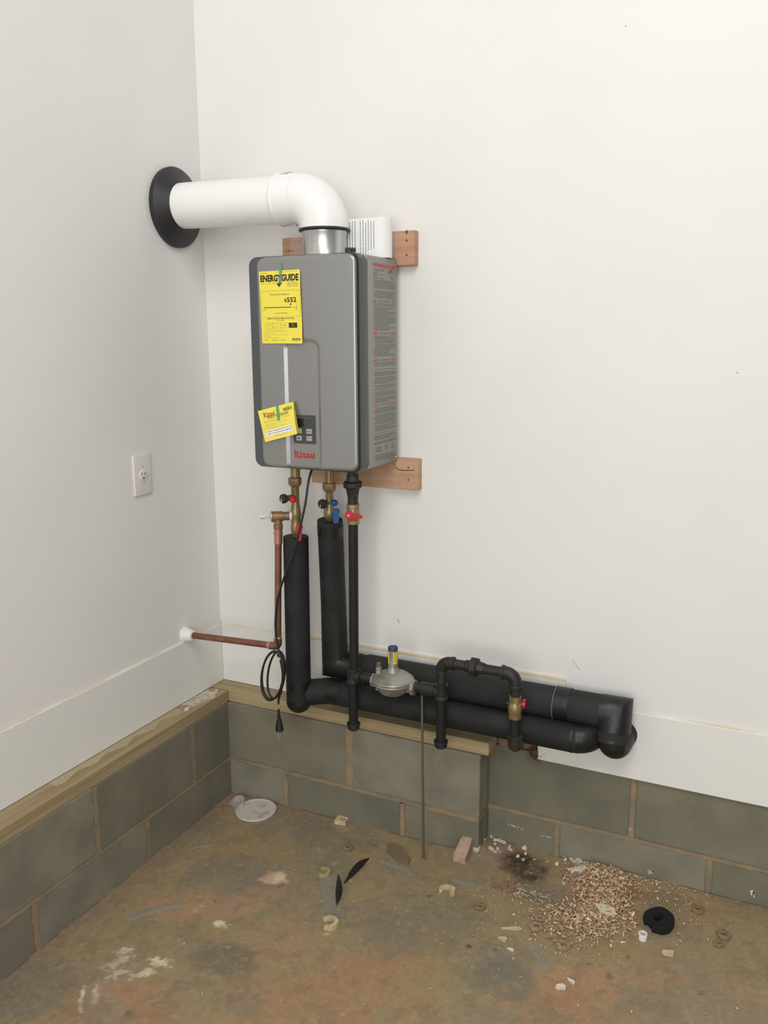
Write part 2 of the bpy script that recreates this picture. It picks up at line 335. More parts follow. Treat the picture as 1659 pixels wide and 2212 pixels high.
# ledge on the back wall
rowx(BX-.001,PE,HC+J,HS,BY,[.5085],wb,0)
rowx(BX-.001,PE,-.12,HC-J,BY,[.2776,.684],wb,1)
block(wb,B().box(PE-.03,PE,BY+.052,RY+.001,-.12,HC-J,.003,1),2); block(wb,B().box(PE-.03,PE,BY+.052,RY+.001,HC+J,HS,.003,1),0)
rowx(PE-.001,4.5,HC+J,HS,RY,[1.33+.4064*i for i in range(8)],wb,2)
rowx(PE-.001,4.5,-.12,HC-J,RY,[1.1268+.4064*i for i in range(8)],wb,0)
def rowy(y0,y1,z0,z1,joints,k0):
    e=[y0]+[j for j in joints if y1<j<y0]+[y1]
    for i in range(len(e)-1):
        a=e[i]-(Jw if i else 0); b_=e[i+1]+(Jw if i<len(e)-2 else 0)
        block(wl,B().box(BX-.05,BX-random.uniform(0,.001),b_,a,z0,z1,.003,1),k0+i)
rowy(BY+.0,-5.2,HC+J,HS,[-.2551-.4064*i for i in range(13)],2)
rowy(BY+.0,-5.2,-.15,HC-J,[-.4737-.4064*i for i in range(13)],0)
# smeared mortar on the joints (thin skim proud of the joint)
def skim(par,pts,axis,pos,wd):
    b=B(); n=len(pts)
    L=[];R=[]
    for i,(a,z) in enumerate(pts):
        if i<n-1: dx,dz=pts[i+1][0]-a,pts[i+1][1]-z
        l=math.hypot(dx,dz); wv=wd*(.85+.18*math.sin(i*.8+a*50+z*30)+random.uniform(-.05,.05)); nx_,nz_=-dz/l*wv,dx/l*wv
        L.append((a+nx_,z+nz_)); R.append((a-nx_,z-nz_))
    mk=(lambda p:(p[0],pos,p[1])) if axis=='y' else (lambda p:(pos,p[0],p[1]))
    d=(0,.004,0) if axis=='y' else (-.004,0,0)
    for i in range(n-1): b.prism([mk(L[i]),mk(L[i+1]),mk(R[i+1]),mk(R[i])],d)
    obj('mortar_smear',b,m_mortar,par,smooth=False)
def seg_pts(a,b_,n=26): return [(a[0]+(b_[0]-a[0])*i/n,a[1]+(b_[1]-a[1])*i/n) for i in range(n+1)]
skim(wb,seg_pts((BX+.02,HC+.001),(PE-.012,HC-.004),60),'y',BY-.0006,.0068)
skim(wb,seg_pts((PE+.01,HC),(2.4,HC),110),'y',RY-.0006,.0068)
skim(wl,seg_pts((BY-.02,HC),(-2.0,HC),120),'x',BX+.0006,.0068)
skim(wb,seg_pts((.5085,HC+.006),(.509,HS-.004),16),'y',BY-.0006,.013)
for x in (.2776,.684): skim(wb,seg_pts((x,-.01),(x,HC-.006),10),'y',BY-.0006,.0085)
for y in (-.2551,-.6615,-1.068): skim(wl,seg_pts((y,HC+.006),(y,HS-.002),16),'x',BX+.0006,.0095)
for y in (-.4737,-.8801): skim(wl,seg_pts((y,-.02),(y,HC-.006),10),'x',BX+.0006,.0095)
for x in (1.33,1.7364): skim(wb,seg_pts((x,HC+.006),(x,HS-.002),16),'y',RY-.0006,.0075)
for x in (1.1268,1.5332): skim(wb,seg_pts((x,-.01),(x,HC-.006),10),'y',RY-.0006,.0085)
# paint and plaster flecks stuck on the block faces
b=B()
for x,z,l,h in [(1.0,.073,.03,.004),(1.02,.071,.012,.003),(1.097,.066,.02,.002),(1.641,.049,.01,.01),(1.328,.152,.006,.007),(1.386,.036,.010,.010)]:
    for k in range(6): 
        a=x+random.uniform(-l,l)*.6; zz=z+random.uniform(-h,h)*.6; b.prism([(a-l*.22,RY-.001,zz),(a,RY-.001,zz+h*.5),(a+l*.25,RY-.001,zz),(a+.001,RY-.001,zz-h*.5)],(0,.0015,0))
obj('paint_fleck',b,m_plas,wb,smooth=False)
# sill planks
t1=obj('trim_1',B().box(-.008,.0648,-5.2,-.068,HS,HS+.038,.0015,1),m_sillL,label='treated lumber sill plank along the left wall',kind='structure',smooth=False)
t2=obj('trim_2',B().box(-.008,.9445,-.0622,.008,HS,HS+.038,.0015,1),m_sill,label='treated lumber sill plank under the black pipes on the back ledge',kind='structure',smooth=False)
b=B()   # plaster dust lying on the left sill
def dustpatch(b,cx,cy,rx,ry,z,seed):
    n=28; r=random.Random(seed); pts=[]
    for k in range(n):
        q=2*PI*k/n; m_=r.uniform(.7,1.1); pts.append((min(.063,max(.0005,cx+rx*m_*math.cos(q))),min(cy+ry*m_*math.sin(q),-.07),z))
    b.prism(pts,(0,0,.0008))
dustpatch(b,.026,-.155,.034,.085,HS+.038,1)
obj('dust',b,m_dust,t1,smooth=False)
b=B(); n=40; pts=[]
for k in range(n+1):
    y=-.25-.5*k/n; pts.append((.0275+.008*math.sin(k*.7)+random.uniform(-.003,.003),y,HS+.038))
b.prism([(.001,-.25,HS+.038)]+pts+[(.001,-.75,HS+.038)],(0,0,.0006)); obj('dust',b,mat('thin_dust',srgb(178,162,130),.95),t1,smooth=False)
# bottom plate of the stud wall seen in the gap past the plank end, torn fibre
t3=obj('trim_3',B().box(.9,1.1,.024,.10,HS,HS+.038,.001,1),m_pineend,label='stud wall bottom plate seen in the gap behind the pipes',kind='structure',smooth=False)
obj('stud_block',B().box(.952,1.02,.006,.024,HS,HS+.036,.001,1),m_off2,t3,smooth=False)
b=B()
for k in range(260):
    x=1.058+random.gauss(0,.012); z=.318+random.gauss(0,.013); y=-.002+random.uniform(-.010,.012)
    d=Vector((random.gauss(0,1),random.gauss(0,.6),random.gauss(0,1))).normalized()*random.uniform(.006,.016); p=Vector((x,y,z)); e=Vector((random.gauss(0,1),random.gauss(0,1),random.gauss(0,1))).normalized()*.0012
    b.add([p[:],(p+e)[:],(p+d)[:]],[(0,1,2)])
b.lathe((1.057,.004,.30),(0,0,1),[(0,.004),(.012,.013),(.028,.012),(.036,.003)],10)
obj('insulation_tuft',b,m_fib,None,'torn tuft of brown fibre poking from the gap left of the right baseboard','fibre tuft',kind='stuff')
# baseboards
BT=.5468
bl=obj('baseboard_left',B().box(-.008,0,-5.2,0,HS+.0395,BT,.0008,1),m_base,label='wide white baseboard on the left wall',kind='structure',smooth=False)
obj('caulk',B().prism([(.0005,0,BT-.002),(-.0075,0,BT+.0045),(-.0079,0,BT-.002)],(0,-5.2,0)),m_caulk,bl,smooth=False)
bb=obj('baseboard_back',B().prism([(0,0,HS+.0405),(1.0,0,HS+.0405),(1.062,0,HS+.0405),(1.062,0,.494),(1.137,0,.494),(1.137,0,BT),(0,0,BT)],(0,.008,0)),m_base,label='wide white baseboard behind the pipes',kind='structure',smooth=False)
obj('caulk',B().prism([(0,-.0005,BT-.002),(0,.0075,BT+.0045),(0,.0079,BT-.002)],(.3,0,0)),m_caulk,bb,smooth=False)
obj('raw_edge',B().box(.3,1.137,-.0006,.007,BT-.001,BT+.007,.001,1),m_rawwood,bb,smooth=False)
br=obj('baseboard_right',B().box(1.066,4.5,0,.0085,.3034,.4927,.001,1),m_base,label='white baseboard right of the pipe ends',kind='structure',smooth=False)
obj('caulk',B().prism([(1.137,-.0005,.4905),(1.137,.0075,.4965),(1.137,.0079,.4905)],(3.3,0,0)),m_caulk,br,smooth=False)
b=B()
for x,z,r in [(.635,.646,.0022),(.637,.641,.0016),(1.338,.477,.0018),(1.51,1.379,.0016),(1.215,2.164,.0016),(.634,.651,.0016)]: b.lathe((x,.0085,z),(0,-1,0),[(0,r),(.0012,r*.8)],8)
obj('nail_mark',b,mat('speck',srgb(120,116,108),.8),wb)
b=B().prism([(1.150,.0078,.608),(1.153,.0078,.610),(1.176,.0078,.583),(1.173,.0078,.580)],(0,.001,0)); obj('scuff',b,mat('scuff',srgb(204,203,203),.8),wb,smooth=False)
# ------------------------------------------------------------------ text
TX={}
def glyphs(s,bold=0,shear=0):
    k=(s,bold,shear)
    if k in TX: return TX[k]
    cu=bpy.data.curves.new('t','FONT'); cu.body=s; cu.offset=bold; cu.resolution_u=2; cu.shear=shear; cu.fill_mode='BOTH'
    o=bpy.data.objects.new('t',cu); C.objects.link(o); dg=bpy.context.evaluated_depsgraph_get(); me=bpy.data.meshes.new_from_object(o.evaluated_get(dg))
    v=np.array([q.co[:2] for q in me.vertices]); f=[tuple(p.vertices) for p in me.polygons]
    bpy.data.objects.remove(o); bpy.data.curves.remove(cu); bpy.data.meshes.remove(me)
    lo=v.min(0); hi=v.max(0); v=(v-lo)/(hi-lo); TX[k]=(v,f); return TX[k]
class Sheet:   # bilinear surface patch; a (0..1 right), b (0..1 down)
    def __init__(s,tl,tr,bl_,br_,n,off=.0003,fn=None): s.p=[Vector(q) for q in (tl,tr,bl_,br_)]; s.n=Vector(n).normalized(); s.off=off; s.bs={}; s.fn=fn
    def P(s,a,b,k=1):
        tl,tr,bl_,br_=s.p; p=(tl*(1-a)+tr*a)*(1-b)+(bl_*(1-a)+br_*a)*b
        if s.fn:p=p+s.n*s.fn(a,b)
        return (p+s.n*s.off*k)[:]
    def get(s,m): return s.bs.setdefault(m.name,(B(),m))[0]
    def rect(s,m,a0,a1,b0,b1,k=1): s.get(m).add([s.P(a0,b0,k),s.P(a1,b0,k),s.P(a1,b1,k),s.P(a0,b1,k)],[(0,3,2,1)])
    def poly(s,m,pts,k=1): s.get(m).add([s.P(a,b,k) for a,b in pts],[tuple(range(len(pts)))])
    def text(s,m,t,a0,a1,b0,b1,bold=0,shear=0,k=1):
        v,f=glyphs(t,bold,shear); s.get(m).add([s.P(a0+(a1-a0)*x,b1+(b0-b1)*y,k) for x,y in v],f)
    def dashes(s,m,a0,a1,b0,b1,rng_=None,k=1,seed=0):  # one line of print too small to read
        r=random.Random(seed); a=a0
        while a<a1:
            l=r.uniform(.012,.05)*(1 if not rng_ else rng_); e=min(a+l,a1); s.rect(m,a,e,b0,b1,k); a=e+.008
    def frame(s,m,a0,a1,b0,b1,t,k=1):
        s.rect(m,a0,a1,b0,b0+t*.6,k); s.rect(m,a0,a1,b1-t*.6,b1,k); s.rect(m,a0,a0+t,b0,b1,k); s.rect(m,a1-t,a1,b0,b1,k)
    def done(s,par,name='printing'):
        for b,m in s.bs.values(): obj(name,b,m,par,smooth=False,kind='stuff')
def serif_word(sh,m,a0,a1,b0,b1):   # the slab serif word on badge and card
    X=[0];
    def rc(x0,x1,y0,y1): sh.rect(m,a0+(a1-a0)*x0/470,a0+(a1-a0)*x1/470,b1-(b1-b0)*y1/100,b1-(b1-b0)*y0/100)
    def arc(cx,cy,ri,ro,q0,q1,n=10,sx=1):
        for i in range(n):
            a,b_=math.radians(q0+(q1-q0)*i/n),math.radians(q0+(q1-q0)*(i+1)/n)
            pts=[(cx+ro[0]*math.cos(a),cy+ro[1]*math.sin(a)),(cx+ro[0]*math.cos(b_),cy+ro[1]*math.sin(b_)),(cx+ri[0]*math.cos(b_),cy+ri[1]*math.sin(b_)),(cx+ri[0]*math.cos(a),cy+ri[1]*math.sin(a))]
            sh.poly(m,[(a0+(a1-a0)*x/470,b1-(b1-b0)*y/100) for x,y in pts])
    def slab(x,w=24): rc(x-9,x+w+9,0,9)
    # R
    rc(12,40,0,98); slab(12,28); rc(0,60,88,98); rc(40,58,44,54); arc(58,71,(10,17),(38,27),-90,90)
    sh.poly(m,[(a0+(a1-a0)*x/470,b1-(b1-b0)*y/100) for x,y in [(48,48),(78,48),(112,0),(78,0)]]); rc(74,122,0,8)
    def n_(x):
        rc(x,x+24,0,68); slab(x); rc(x-9,x+12,59,68); rc(x+44,x+68,0,45); slab(x+44); arc(x+42,40,(4,12),(26,29),0,140)
    def i_(x): rc(x,x+24,0,68); slab(x); rc(x-9,x+12,59,68); arc(x+12,86,(0,0),(14,13),0,360,12)
    i_(138); n_(186); n_(276)
    rc(394,416,0,45); rc(394,428,0,9); arc(390,40,(4,14),(27,28),0,150); arc(388,20,(8,10),(28,20),40,320)
    i_(440)
# ------------------------------------------------------------------ water heater
X0,X1,ZB,ZH=.337,.648,1.124,1.668; YB,YF=-.02,-.264
wh=thing('water_heater','grey wall-hung tankless water heater with rounded front cover','water heater',(.4925,-.14,ZB))
cab=obj('cabinet',B().box(X0+.0015,X1-.0005,-.205,YB,ZB+.001,ZH-.001,.006,3),m_cab,wh)
def rrect(x0,x1,z0,z1,r,n=8):
    p=[]
    for cx,cz,q in [(x1-r,z1-r,0),(x0+r,z1-r,90),(x0+r,z0+r,180),(x1-r,z0+r,270)]:
        for k in range(n+1): a=math.radians(q+90*k/n); p.append((cx+r*math.cos(a),cz+r*math.sin(a)))
    return p
def rprism(b,lay):   # lay: list of (x0,x1,z0,z1,r,y)
    n0=len(b.v); L=[]
    for x0,x1,z0,z1,r,y in lay: L.append([(x,y,z) for x,z in rrect(x0,x1,z0,z1,r)])
    n=len(L[0]); v=[p for l in L for p in l]; f=[tuple(range(n))]+[tuple((len(L)-1)*n+k for k in range(n))[::-1]]
    for i in range(len(L)-1):
        for k in range(n): k2=(k+1)%n; f.append((i*n+k,i*n+k2,(i+1)*n+k2,(i+1)*n+k))
    b.add(v,f)
b=B(); e=0.0
rprism(b,[(X0,X1,ZB-.002,ZH+.001,.022,-.200),(X0-.001,X1+.001,ZB-.003,ZH+.002,.024,-.206),(X0-.001,X1+.001,ZB-.003,ZH+.002,.024,-.240),(X0+.002,X1-.003,ZB+.001,ZH-.002,.024,-.2475),(X0-.004,.395,ZB+.000,ZH-.000,.024,-.2575),(X0-.0015,.395,ZB+.002,ZH-.002,.022,-.2615)])
obj('bezel',b,m_bezel,wh)
b=B(); rprism(b,[(X0+.013,X1-.0006,ZB,ZH,.023,-.246),(X0+.013,X1-.0006,ZB,ZH,.023,-.2515)]); obj('gasket',b,m_dark,wh)
# front cover as a relief: domed, rounded rim, recessed channel
fx0,fx1,fz0,fz1,fr=.3555,.646,ZB,ZH,.024
U=np.linspace(0,1,150); Vv=np.linspace(0,1,190)
U=np.concatenate([[0,.002,.005,.01,.016,.024,.033,.045],np.linspace(.06,.94,150),[.955,.967,.976,.984,.99,.995,.998,1]]); Vv=np.concatenate([[0,.0015,.004,.008,.013,.02],np.linspace(.03,.97,190),[.98,.987,.992,.996,.9985,1]])
v=[];cx=(fx0+fx1)/2
def sstep(t): t=min(1,max(0,t)); return t*t*(3-2*t)
def sd(x,z):   # distance inside rounded rectangle
    qx=abs(x-cx)-((fx1-fx0)/2-fr); qz=abs(z-(fz0+fz1)/2)-((fz1-fz0)/2-fr)
    return -(math.hypot(max(qx,0),max(qz,0))+min(max(qx,qz),0)-fr)
def channel(x,z):   # recess depth
    x0,x1,zt,rr=.4395,.5385,1.457,.022; qx=abs(x-(x0+x1)/2)-((x1-x0)/2-rr); qz=(z-1.0)-(zt-1.0-rr)
    d=-(math.hypot(max(qx,0),max(qz,0))+min(max(qx,qz),0)-rr)
    return .0052*sstep((d+.006)/.0125)
def front_y(x,z):
    d=sd(x,z); rim=.009; y=YF+.0085*((x-cx)/((fx1-fx0)/2))**2*(1 if x>cx else .12)
    if d<rim: t=1-max(d,0)/rim; y+=.0135*(1-math.sqrt(max(0,1-t*t)))
    return y+channel(x,z)
for zq in Vv:
    for uq in U:
        x=fx0+(fx1-fx0)*uq; dx=min(x-fx0,fx1-x); ins=fr-math.sqrt(max(0,fr*fr-(fr-dx)**2)) if dx<fr else 0
        z=fz0+ins+(fz1-fz0-2*ins)*zq; v.append((x,front_y(x,z),z))
nu,nv=len(U),len(Vv); f=[(j*nu+i,j*nu+i+1,(j+1)*nu+i+1,(j+1)*nu+i) for j in range(nv-1) for i in range(nu-1)]
fp=obj('front_cover',B().add(v,f),m_grey,wh,ang=80)
# control panel in the channel
ycp=YF+.0052
def FS(x0,x1,z0,z1,y): return Sheet((x0,y,z1),(x1,y,z1),(x0,y,z0),(x1,y,z0),(0,-1,0))
b=B(); rprism(b,[(.4565,.5235,1.1925,1.267,.004,ycp+.002),(.4565,.5235,1.1925,1.267,.004,ycp-.0012)])
cpn=obj('control_panel',b,m_panel,wh)
b=B().box(.463,.489,ycp-.0016,ycp,1.236,1.258); obj('display',b,mat('display_black',(.01,.01,.01),.2),cpn,smooth=False)
for x0,x1,z0,z1 in [(.465,.4815,1.2,1.213),(.4955,.5125,1.2,1.213),(.4955,.5125,1.2185,1.2315),(.465,.4815,1.2185,1.2315)]:
    obj('button',B().box(x0,x1,ycp-.0022,ycp,z0,z1,.0008,1),m_btn,cpn)
sh=FS(.4565,.5235,1.1925,1.267,ycp-.0023)
sh.poly(m_panel,[(.18,.79),(.31,.79),(.245,.87)]); sh.text(m_panel,'ON/OFF',.61,.81,.775,.815); sh.text(m_panel,'PRIORITY',.61,.81,.545,.585); sh.poly(m_panel,[(.18,.62),(.31,.62),(.245,.54)])
sh.off=-.0008; sh.text(m_btn,'IN USE',.55,.68,.085,.11); sh.text(m_inkg,'LOCK',.1,.2,.93,.95); sh.done(cpn)
sh=FS(.4565,.5195,1.1555,1.1725,ycp-.0003); serif_word(sh,m_red,0,1,0,1)
for i,(a,b_) in enumerate([(0,.04),(.05,.26),(.3,.42),(.45,.62),(.66,.98)]): sh.rect(m_redd,a,b_,1.16,1.27)
sh.done(wh,'logo')
sh=FS(.4515,.5215,1.14,1.182,ycp-.0002); sh.rect(mat('sticker_edge',srgb(182,182,178),.3),0,.015,.05,1); sh.done(wh,'sticker_edge')
# flue collar on top
FXc,FYc=.490,-.135
obj('flue_collar',B().lathe((FXc,FYc,ZH-.002),(0,0,1),[(0,.060),(.004,.058),(.062,.058),(.066,.060),(.072,.060)],48),m_steel,wh,label='bright metal collar')
b=B().cyl((.6,-.205,ZH),(.6,-.205,ZH+.012),.008,12).tube([(.588,-.2,ZH+.012),(.613,-.2,ZH+.010)],.0065,10); obj('vent_screw',b,m_blackp,wh)
obj('drain_plug',B().lathe((.452,-.11,ZB+.001),(0,0,-1),[(0,.009),(.008,.009),(.010,.006),(.016,.006)],14),m_blackp,wh)
b=B().lathe((X1-.0005,-.033,1.138),(1,0,0),[(0,.0035),(.0015,.003),(.002,.001)],12); obj('screw',b,m_solder,wh)
for y in (-.19,-.10): obj('screw',B().lathe((.62,y,ZB+.001),(0,0,-1),[(0,.004),(.002,.003)],10),m_steel,wh)
# warning print on the right side: surface goes from front (y=-.168) to back (y=-.035)
def zc(yc): return 1.640-.001218*(550+yc/4.253-582)
zt,zb=zc(95),zc(1900); xs_=X1-.0005
sh=Sheet((xs_,-.169,zt),(xs_,-.035,zt),(xs_,-.169,zb),(xs_,-.035,zb),(1,0,0),.0004)
def vb(yc): return (yc-95)/(1900-95)
def lines(y0,y1,step,a0=0.02,a1=1,seed=0):
    r=random.Random(seed+int(y0)); y=y0
    while y<y1: sh.dashes(m_inkg,a0+(r.random()<.25)*.06,a1-r.choice([0,0,.02,.05,.3]),vb(y),vb(y+step*.42),1.6,seed=int(y*7)); y+=step
sh.rect(m_redd,0,.50,vb(104),vb(132)); sh.rect(m_redd,.52,1,vb(106),vb(134))
sh.text(m_cab,'FOR YOUR SAFETY',.04,.46,vb(111),vb(124)); sh.text(m_cab,'POUR VOTRE',.56,.95,vb(113),vb(126))
lines(152,240,11,.02,.50,1); lines(245,318,10,seed=2); sh.poly(m_inkg,[(.66,vb(165)),(.72,vb(152)),(.82,vb(140)),(.88,vb(178)),(.8,vb(172)),(.7,vb(182))]); sh.poly(m_redd,[(.78,vb(150)),(.86,vb(146)),(.84,vb(162))]); sh.poly(m_inkg,[(.76,vb(208)),(.84,vb(200)),(.94,vb(240)),(.84,vb(222))])
lines(340,404,10,seed=3)
for y0,t in [(418,'DANGER - AVERTISSEMENT'),(703,'WARNING'),(945,'AVERTISSEMENT'),(1350,'ATTENTION')]:
    wdt=.12 if y0==418 else .2
    sh.rect(m_redd,0,wdt,vb(y0),vb(y0+22)); sh.rect(m_redd,1-wdt,1,vb(y0),vb(y0+22)); sh.text(m_inkg,t,wdt+.08,1-wdt-.08,vb(y0+4),vb(y0+17))
for y0,y1,st in [(448,470,10),(484,540,9),(548,592,10),(600,690,9.5),(738,800,10),(812,924,9.5),(975,1012,10),(1035,1046,11),(1062,1098,10),(1110,1142,10),(1152,1168,9),(1180,1200,9),(1212,1230,9),(1240,1284,9),(1292,1338,9),(1386,1440,9),(1450,1540,9),(1550,1600,9),(1620,1632,12),(1642,1686,9.5),(1822,1878,10)]: lines(y0,y1,st,seed=int(y1))
sh.rect(m_inkg,0,1,vb(1702),vb(1722))
for a in (.08,.2,.5,.8):
    sh.frame(m_inkg,a,a+.12,vb(1748),vb(1790),.008); sh.rect(m_inkg,a+.03,a+.09,vb(1764),vb(1770))
sh.text(m_ink,'U261W-FF-US',.68,.86,vb(1885),vb(1896)); sh.done(wh)
# energy label
NF=(0,-1,0); yl=YF-.0012
el=thing('energy_label','tall yellow energy cost label taped to upper left of heater front','label',(.432,yl,1.45))
tl,tr,bl_,br_=(.3681,yl,1.6309),(.4913,yl-.0008,1.6321),(.3723,yl-.0005,1.45),(.4957,yl-.004,1.4498)
def sheet_mesh(tl,tr,bl_,br_,fn,nx_=10,ny_=14,th=.0005):
    s_=Sheet(tl,tr,bl_,br_,NF,0,fn); b=B(); n=(nx_+1)*(ny_+1); v=[s_.P(i/nx_,j/ny_) for j in range(ny_+1) for i in range(nx_+1)]; v+=[(p[0],p[1]+th,p[2]) for p in v]
    f=[]
    for j in range(ny_):
        for i in range(nx_): a=j*(nx_+1)+i; q=(a,a+nx_+1,a+nx_+2,a+1); f.append(q); f.append(tuple(n+k for k in q[::-1]))
    ed=[(i,i+1) for i in range(nx_)]+[(ny_*(nx_+1)+i+1,ny_*(nx_+1)+i) for i in range(nx_)]+[((j+1)*(nx_+1),j*(nx_+1)) for j in range(ny_)]+[(j*(nx_+1)+nx_,(j+1)*(nx_+1)+nx_) for j in range(ny_)]
    f+=[(a,b_,b_+n,a+n) for a,b_ in ed]; return b.add(v,f)
efn=lambda a,b:.0012*math.sin(b*PI*2.2)*a
obj('sheet',sheet_mesh(tl,tr,bl_,br_,efn),m_yel,el,ang=60)
sh=Sheet(tl,tr,bl_,br_,NF,.00045,efn)
sh.text(m_inkf,'U.S. Government',.03,.20,.018,.033); sh.text(m_inkf,'Federal law prohibits removal of this label before consumer purchase.',.40,.94,.014,.026)
sh.text(m_ink,'ENERGYGUIDE',.03,.965,.052,.148,bold=.045)
sh.poly(m_ink,[(.44,.16),(.475,.185),(.475,.15),(.505,.15),(.505,.185),(.54,.16),(.55,.178),(.49,.225),(.432,.178)])
sh.text(m_inkf,'Commercial Water Heater - Capacity',.03,.42,.163,.177)
for i,t in enumerate(['RINNAI CORPORATION','V SERIES TANKLESS','PROPANE GAS MODEL']): sh.text(m_inkf,t,[.70,.66,.70][i],.955,.158+.025*i,.174+.025*i)
sh.frame(m_inkf,.03,.975,.272,.632,.004)
sh.text(m_ink,'Estimated Yearly Energy Cost',.26,.73,.312,.338)
sh.text(m_ink,'$',.60,.655,.382,.432,bold=.02); sh.text(m_ink,'552',.665,.895,.368,.435,bold=.025)
sh.poly(m_ink,[(.725,.452),(.775,.452),(.75,.48)])
sh.rect(m_ink,.09,.745,.496,.505); sh.rect(m_inkf,.745,.9,.500,.504); sh.rect(m_inkf,.09,.095,.478,.515); sh.rect(m_ink,.893,.898,.47,.512); sh.rect(m_inkf,.28,.284,.505,.511)
sh.text(m_ink,'$482',.065,.115,.527,.541); sh.text(m_ink,'$587',.865,.915,.52,.534)
sh.text(m_ink,'Cost Range of Similar Models',.34,.66,.572,.590)
sh.text(m_ink,'Maximum Gallons Per Minute of Hot Water',.165,.825,.640,.662,bold=.01); sh.text(m_inkf,'(GPM Rating)',.40,.57,.672,.692)
for a0,a1,t in [(.10,.295,'Very Small'),(.295,.49,'Low'),(.49,.685,'Medium')]: sh.frame(m_inkf,a0,a1,.716,.783,.004); sh.text(m_ink,t,(a0+a1)/2-.011*len(t)*.55,(a0+a1)/2+.011*len(t)*.55,.742,.757)
sh.rect(m_ink,.685,.885,.714,.783); sh.text(m_yel,'High',.755,.815,.73,.745,k=2); sh.text(m_yel,'over 5.0',.745,.825,.758,.768,k=2)
for i,(a1,t) in enumerate([(.55,'Your cost will depend on your utility rates and use.'),(.63,'Cost range based only on models of similar capacity fueled by'),(.30,'propane or LP gas'),(.69,'Estimated energy cost based on a national average propane cost of'),(.22,'$2.41 per gallon'),(.42,'For more information visit ftc.gov/energy')]): sh.text(m_inkf,t,.075,a1,.802+.023*i,.814+.023*i)
sh.text(m_ink,'AIM 0974',.07,.17,.948,.960); sh.text(m_ink,'Federal Law',.25,.40,.946,.960); sh.text(m_inkf,'314 0002586',.43,.575,.944,.956)
for i in range(30):
    a=.75+i*.0072; sh.rect(m_ink,a,a+random.choice([.0022,.0045]),.925,.958)
sh.text(m_inkf,'*000002586*',.80,.92,.966,.974)
sh.done(el)
sht=Sheet((.4302,yl-.0004,1.6502),(.4386,yl-.0004,1.65),(.4292,yl-.0012,1.6010),(.4385,yl-.0012,1.6010),NF,.0008)
b=B(); b.add([sht.P(0,0),sht.P(1,0),sht.P(1,1),sht.P(0,1)]+[sht.P(0,0,.4),sht.P(1,0,.4),sht.P(1,1,.4),sht.P(0,1,.4)],[(0,3,2,1),(4,5,6,7),(0,1,5,4),(1,2,6,5),(2,3,7,6),(3,0,4,7)]); 
m_t=clear('teal_tape_clear',srgb(118,170,162),.5); obj('tape',b,m_t,el,label='translucent teal tape strip',smooth=False)
# registration card (folded leaflet, hinge at left, springing open)
yc_=YF-.0016
cdp=thing('registration_card','tilted yellow folded product registration card taped over the control panel corner','card',(.415,yc_,1.19))
tl,tr,bl_,br_=(.3520,yc_-.002,1.2738),(.4630,yc_-.003,1.3013),(.3737,yc_-.004,1.1921),(.4790,yc_-.013,1.2195)
cfn=lambda a,b:.0
obj('leaf',sheet_mesh((.354,yc_,1.272),(.4635,yc_,1.2995),(.376,yc_,1.1925),(.4765,yc_,1.221),None,4,4),mat('yellow_inner',srgb(214,194,60),.6),cdp,ang=60)
gfn=lambda a,b:.0022*math.sin(b*PI)*a
obj('leaf',sheet_mesh(tl,tr,bl_,br_,gfn,8,10),m_yel2,cdp,ang=60)
sh=Sheet(tl,tr,bl_,br_,NF,.0005,gfn)
serif_word(sh,m_redb,.13,.46,.10,.25)
sh.text(m_ink,'PRODUCT REGISTRATION',.23,.84,.24,.325,bold=.01,shear=.35)
sh.text(m_inkf,'101000162 REV 5',.78,.95,.075,.10)
for i in range(30): a=.70+i*.0088; sh.rect(m_ink,a,a+random.choice([.0026,.0058]),.11,.205)
sh.text(m_inkf,'*101000162*',.74,.88,.215,.235)
for i,(t,a1,bq) in enumerate([('Thank you for selecting this water heater. To receive the full benefit of',.90,.36),('the warranty please fill out and mail the form.',.50,.40),('Complete and return this card so that we can reach you with any',.83,.48),('important product notices for service.',.46,.525),('Please keep this booklet for your records.',.68,.60)]): sh.text(m_inkf,t,.11,a1,bq,bq+.028)
sh.rect(m_white,.085,.905,.675,.855)
sh.text(m_ink,'To register, complete and return this form or go',.10,.90,.692,.738,bold=.01,k=2); sh.text(m_ink,'online to www.rinnai.us/product-registration',.13,.88,.765,.812,bold=.01,k=2)
sh.text(m_inkf,'(Retain this card for your files)',.34,.70,.875,.905); sh.done(cdp)
sht=Sheet((.4106,yc_-.004,1.289),(.4186,yc_-.004,1.2905),(.4160,yc_-.006,1.2508),(.4250,yc_-.006,1.2528),NF,.0012)
b=B(); b.add([sht.P(0,0),sht.P(1,0),sht.P(1,1),sht.P(0,1)]+[sht.P(0,0,.5),sht.P(1,0,.5),sht.P(1,1,.5),sht.P(0,1,.5)],[(0,3,2,1),(4,5,6,7),(0,1,5,4),(1,2,6,5),(2,3,7,6),(3,0,4,7)])
obj('tape',b,clear('green_tape_clear',srgb(112,178,110),.75),cdp,label='translucent green tape strip',smooth=False)
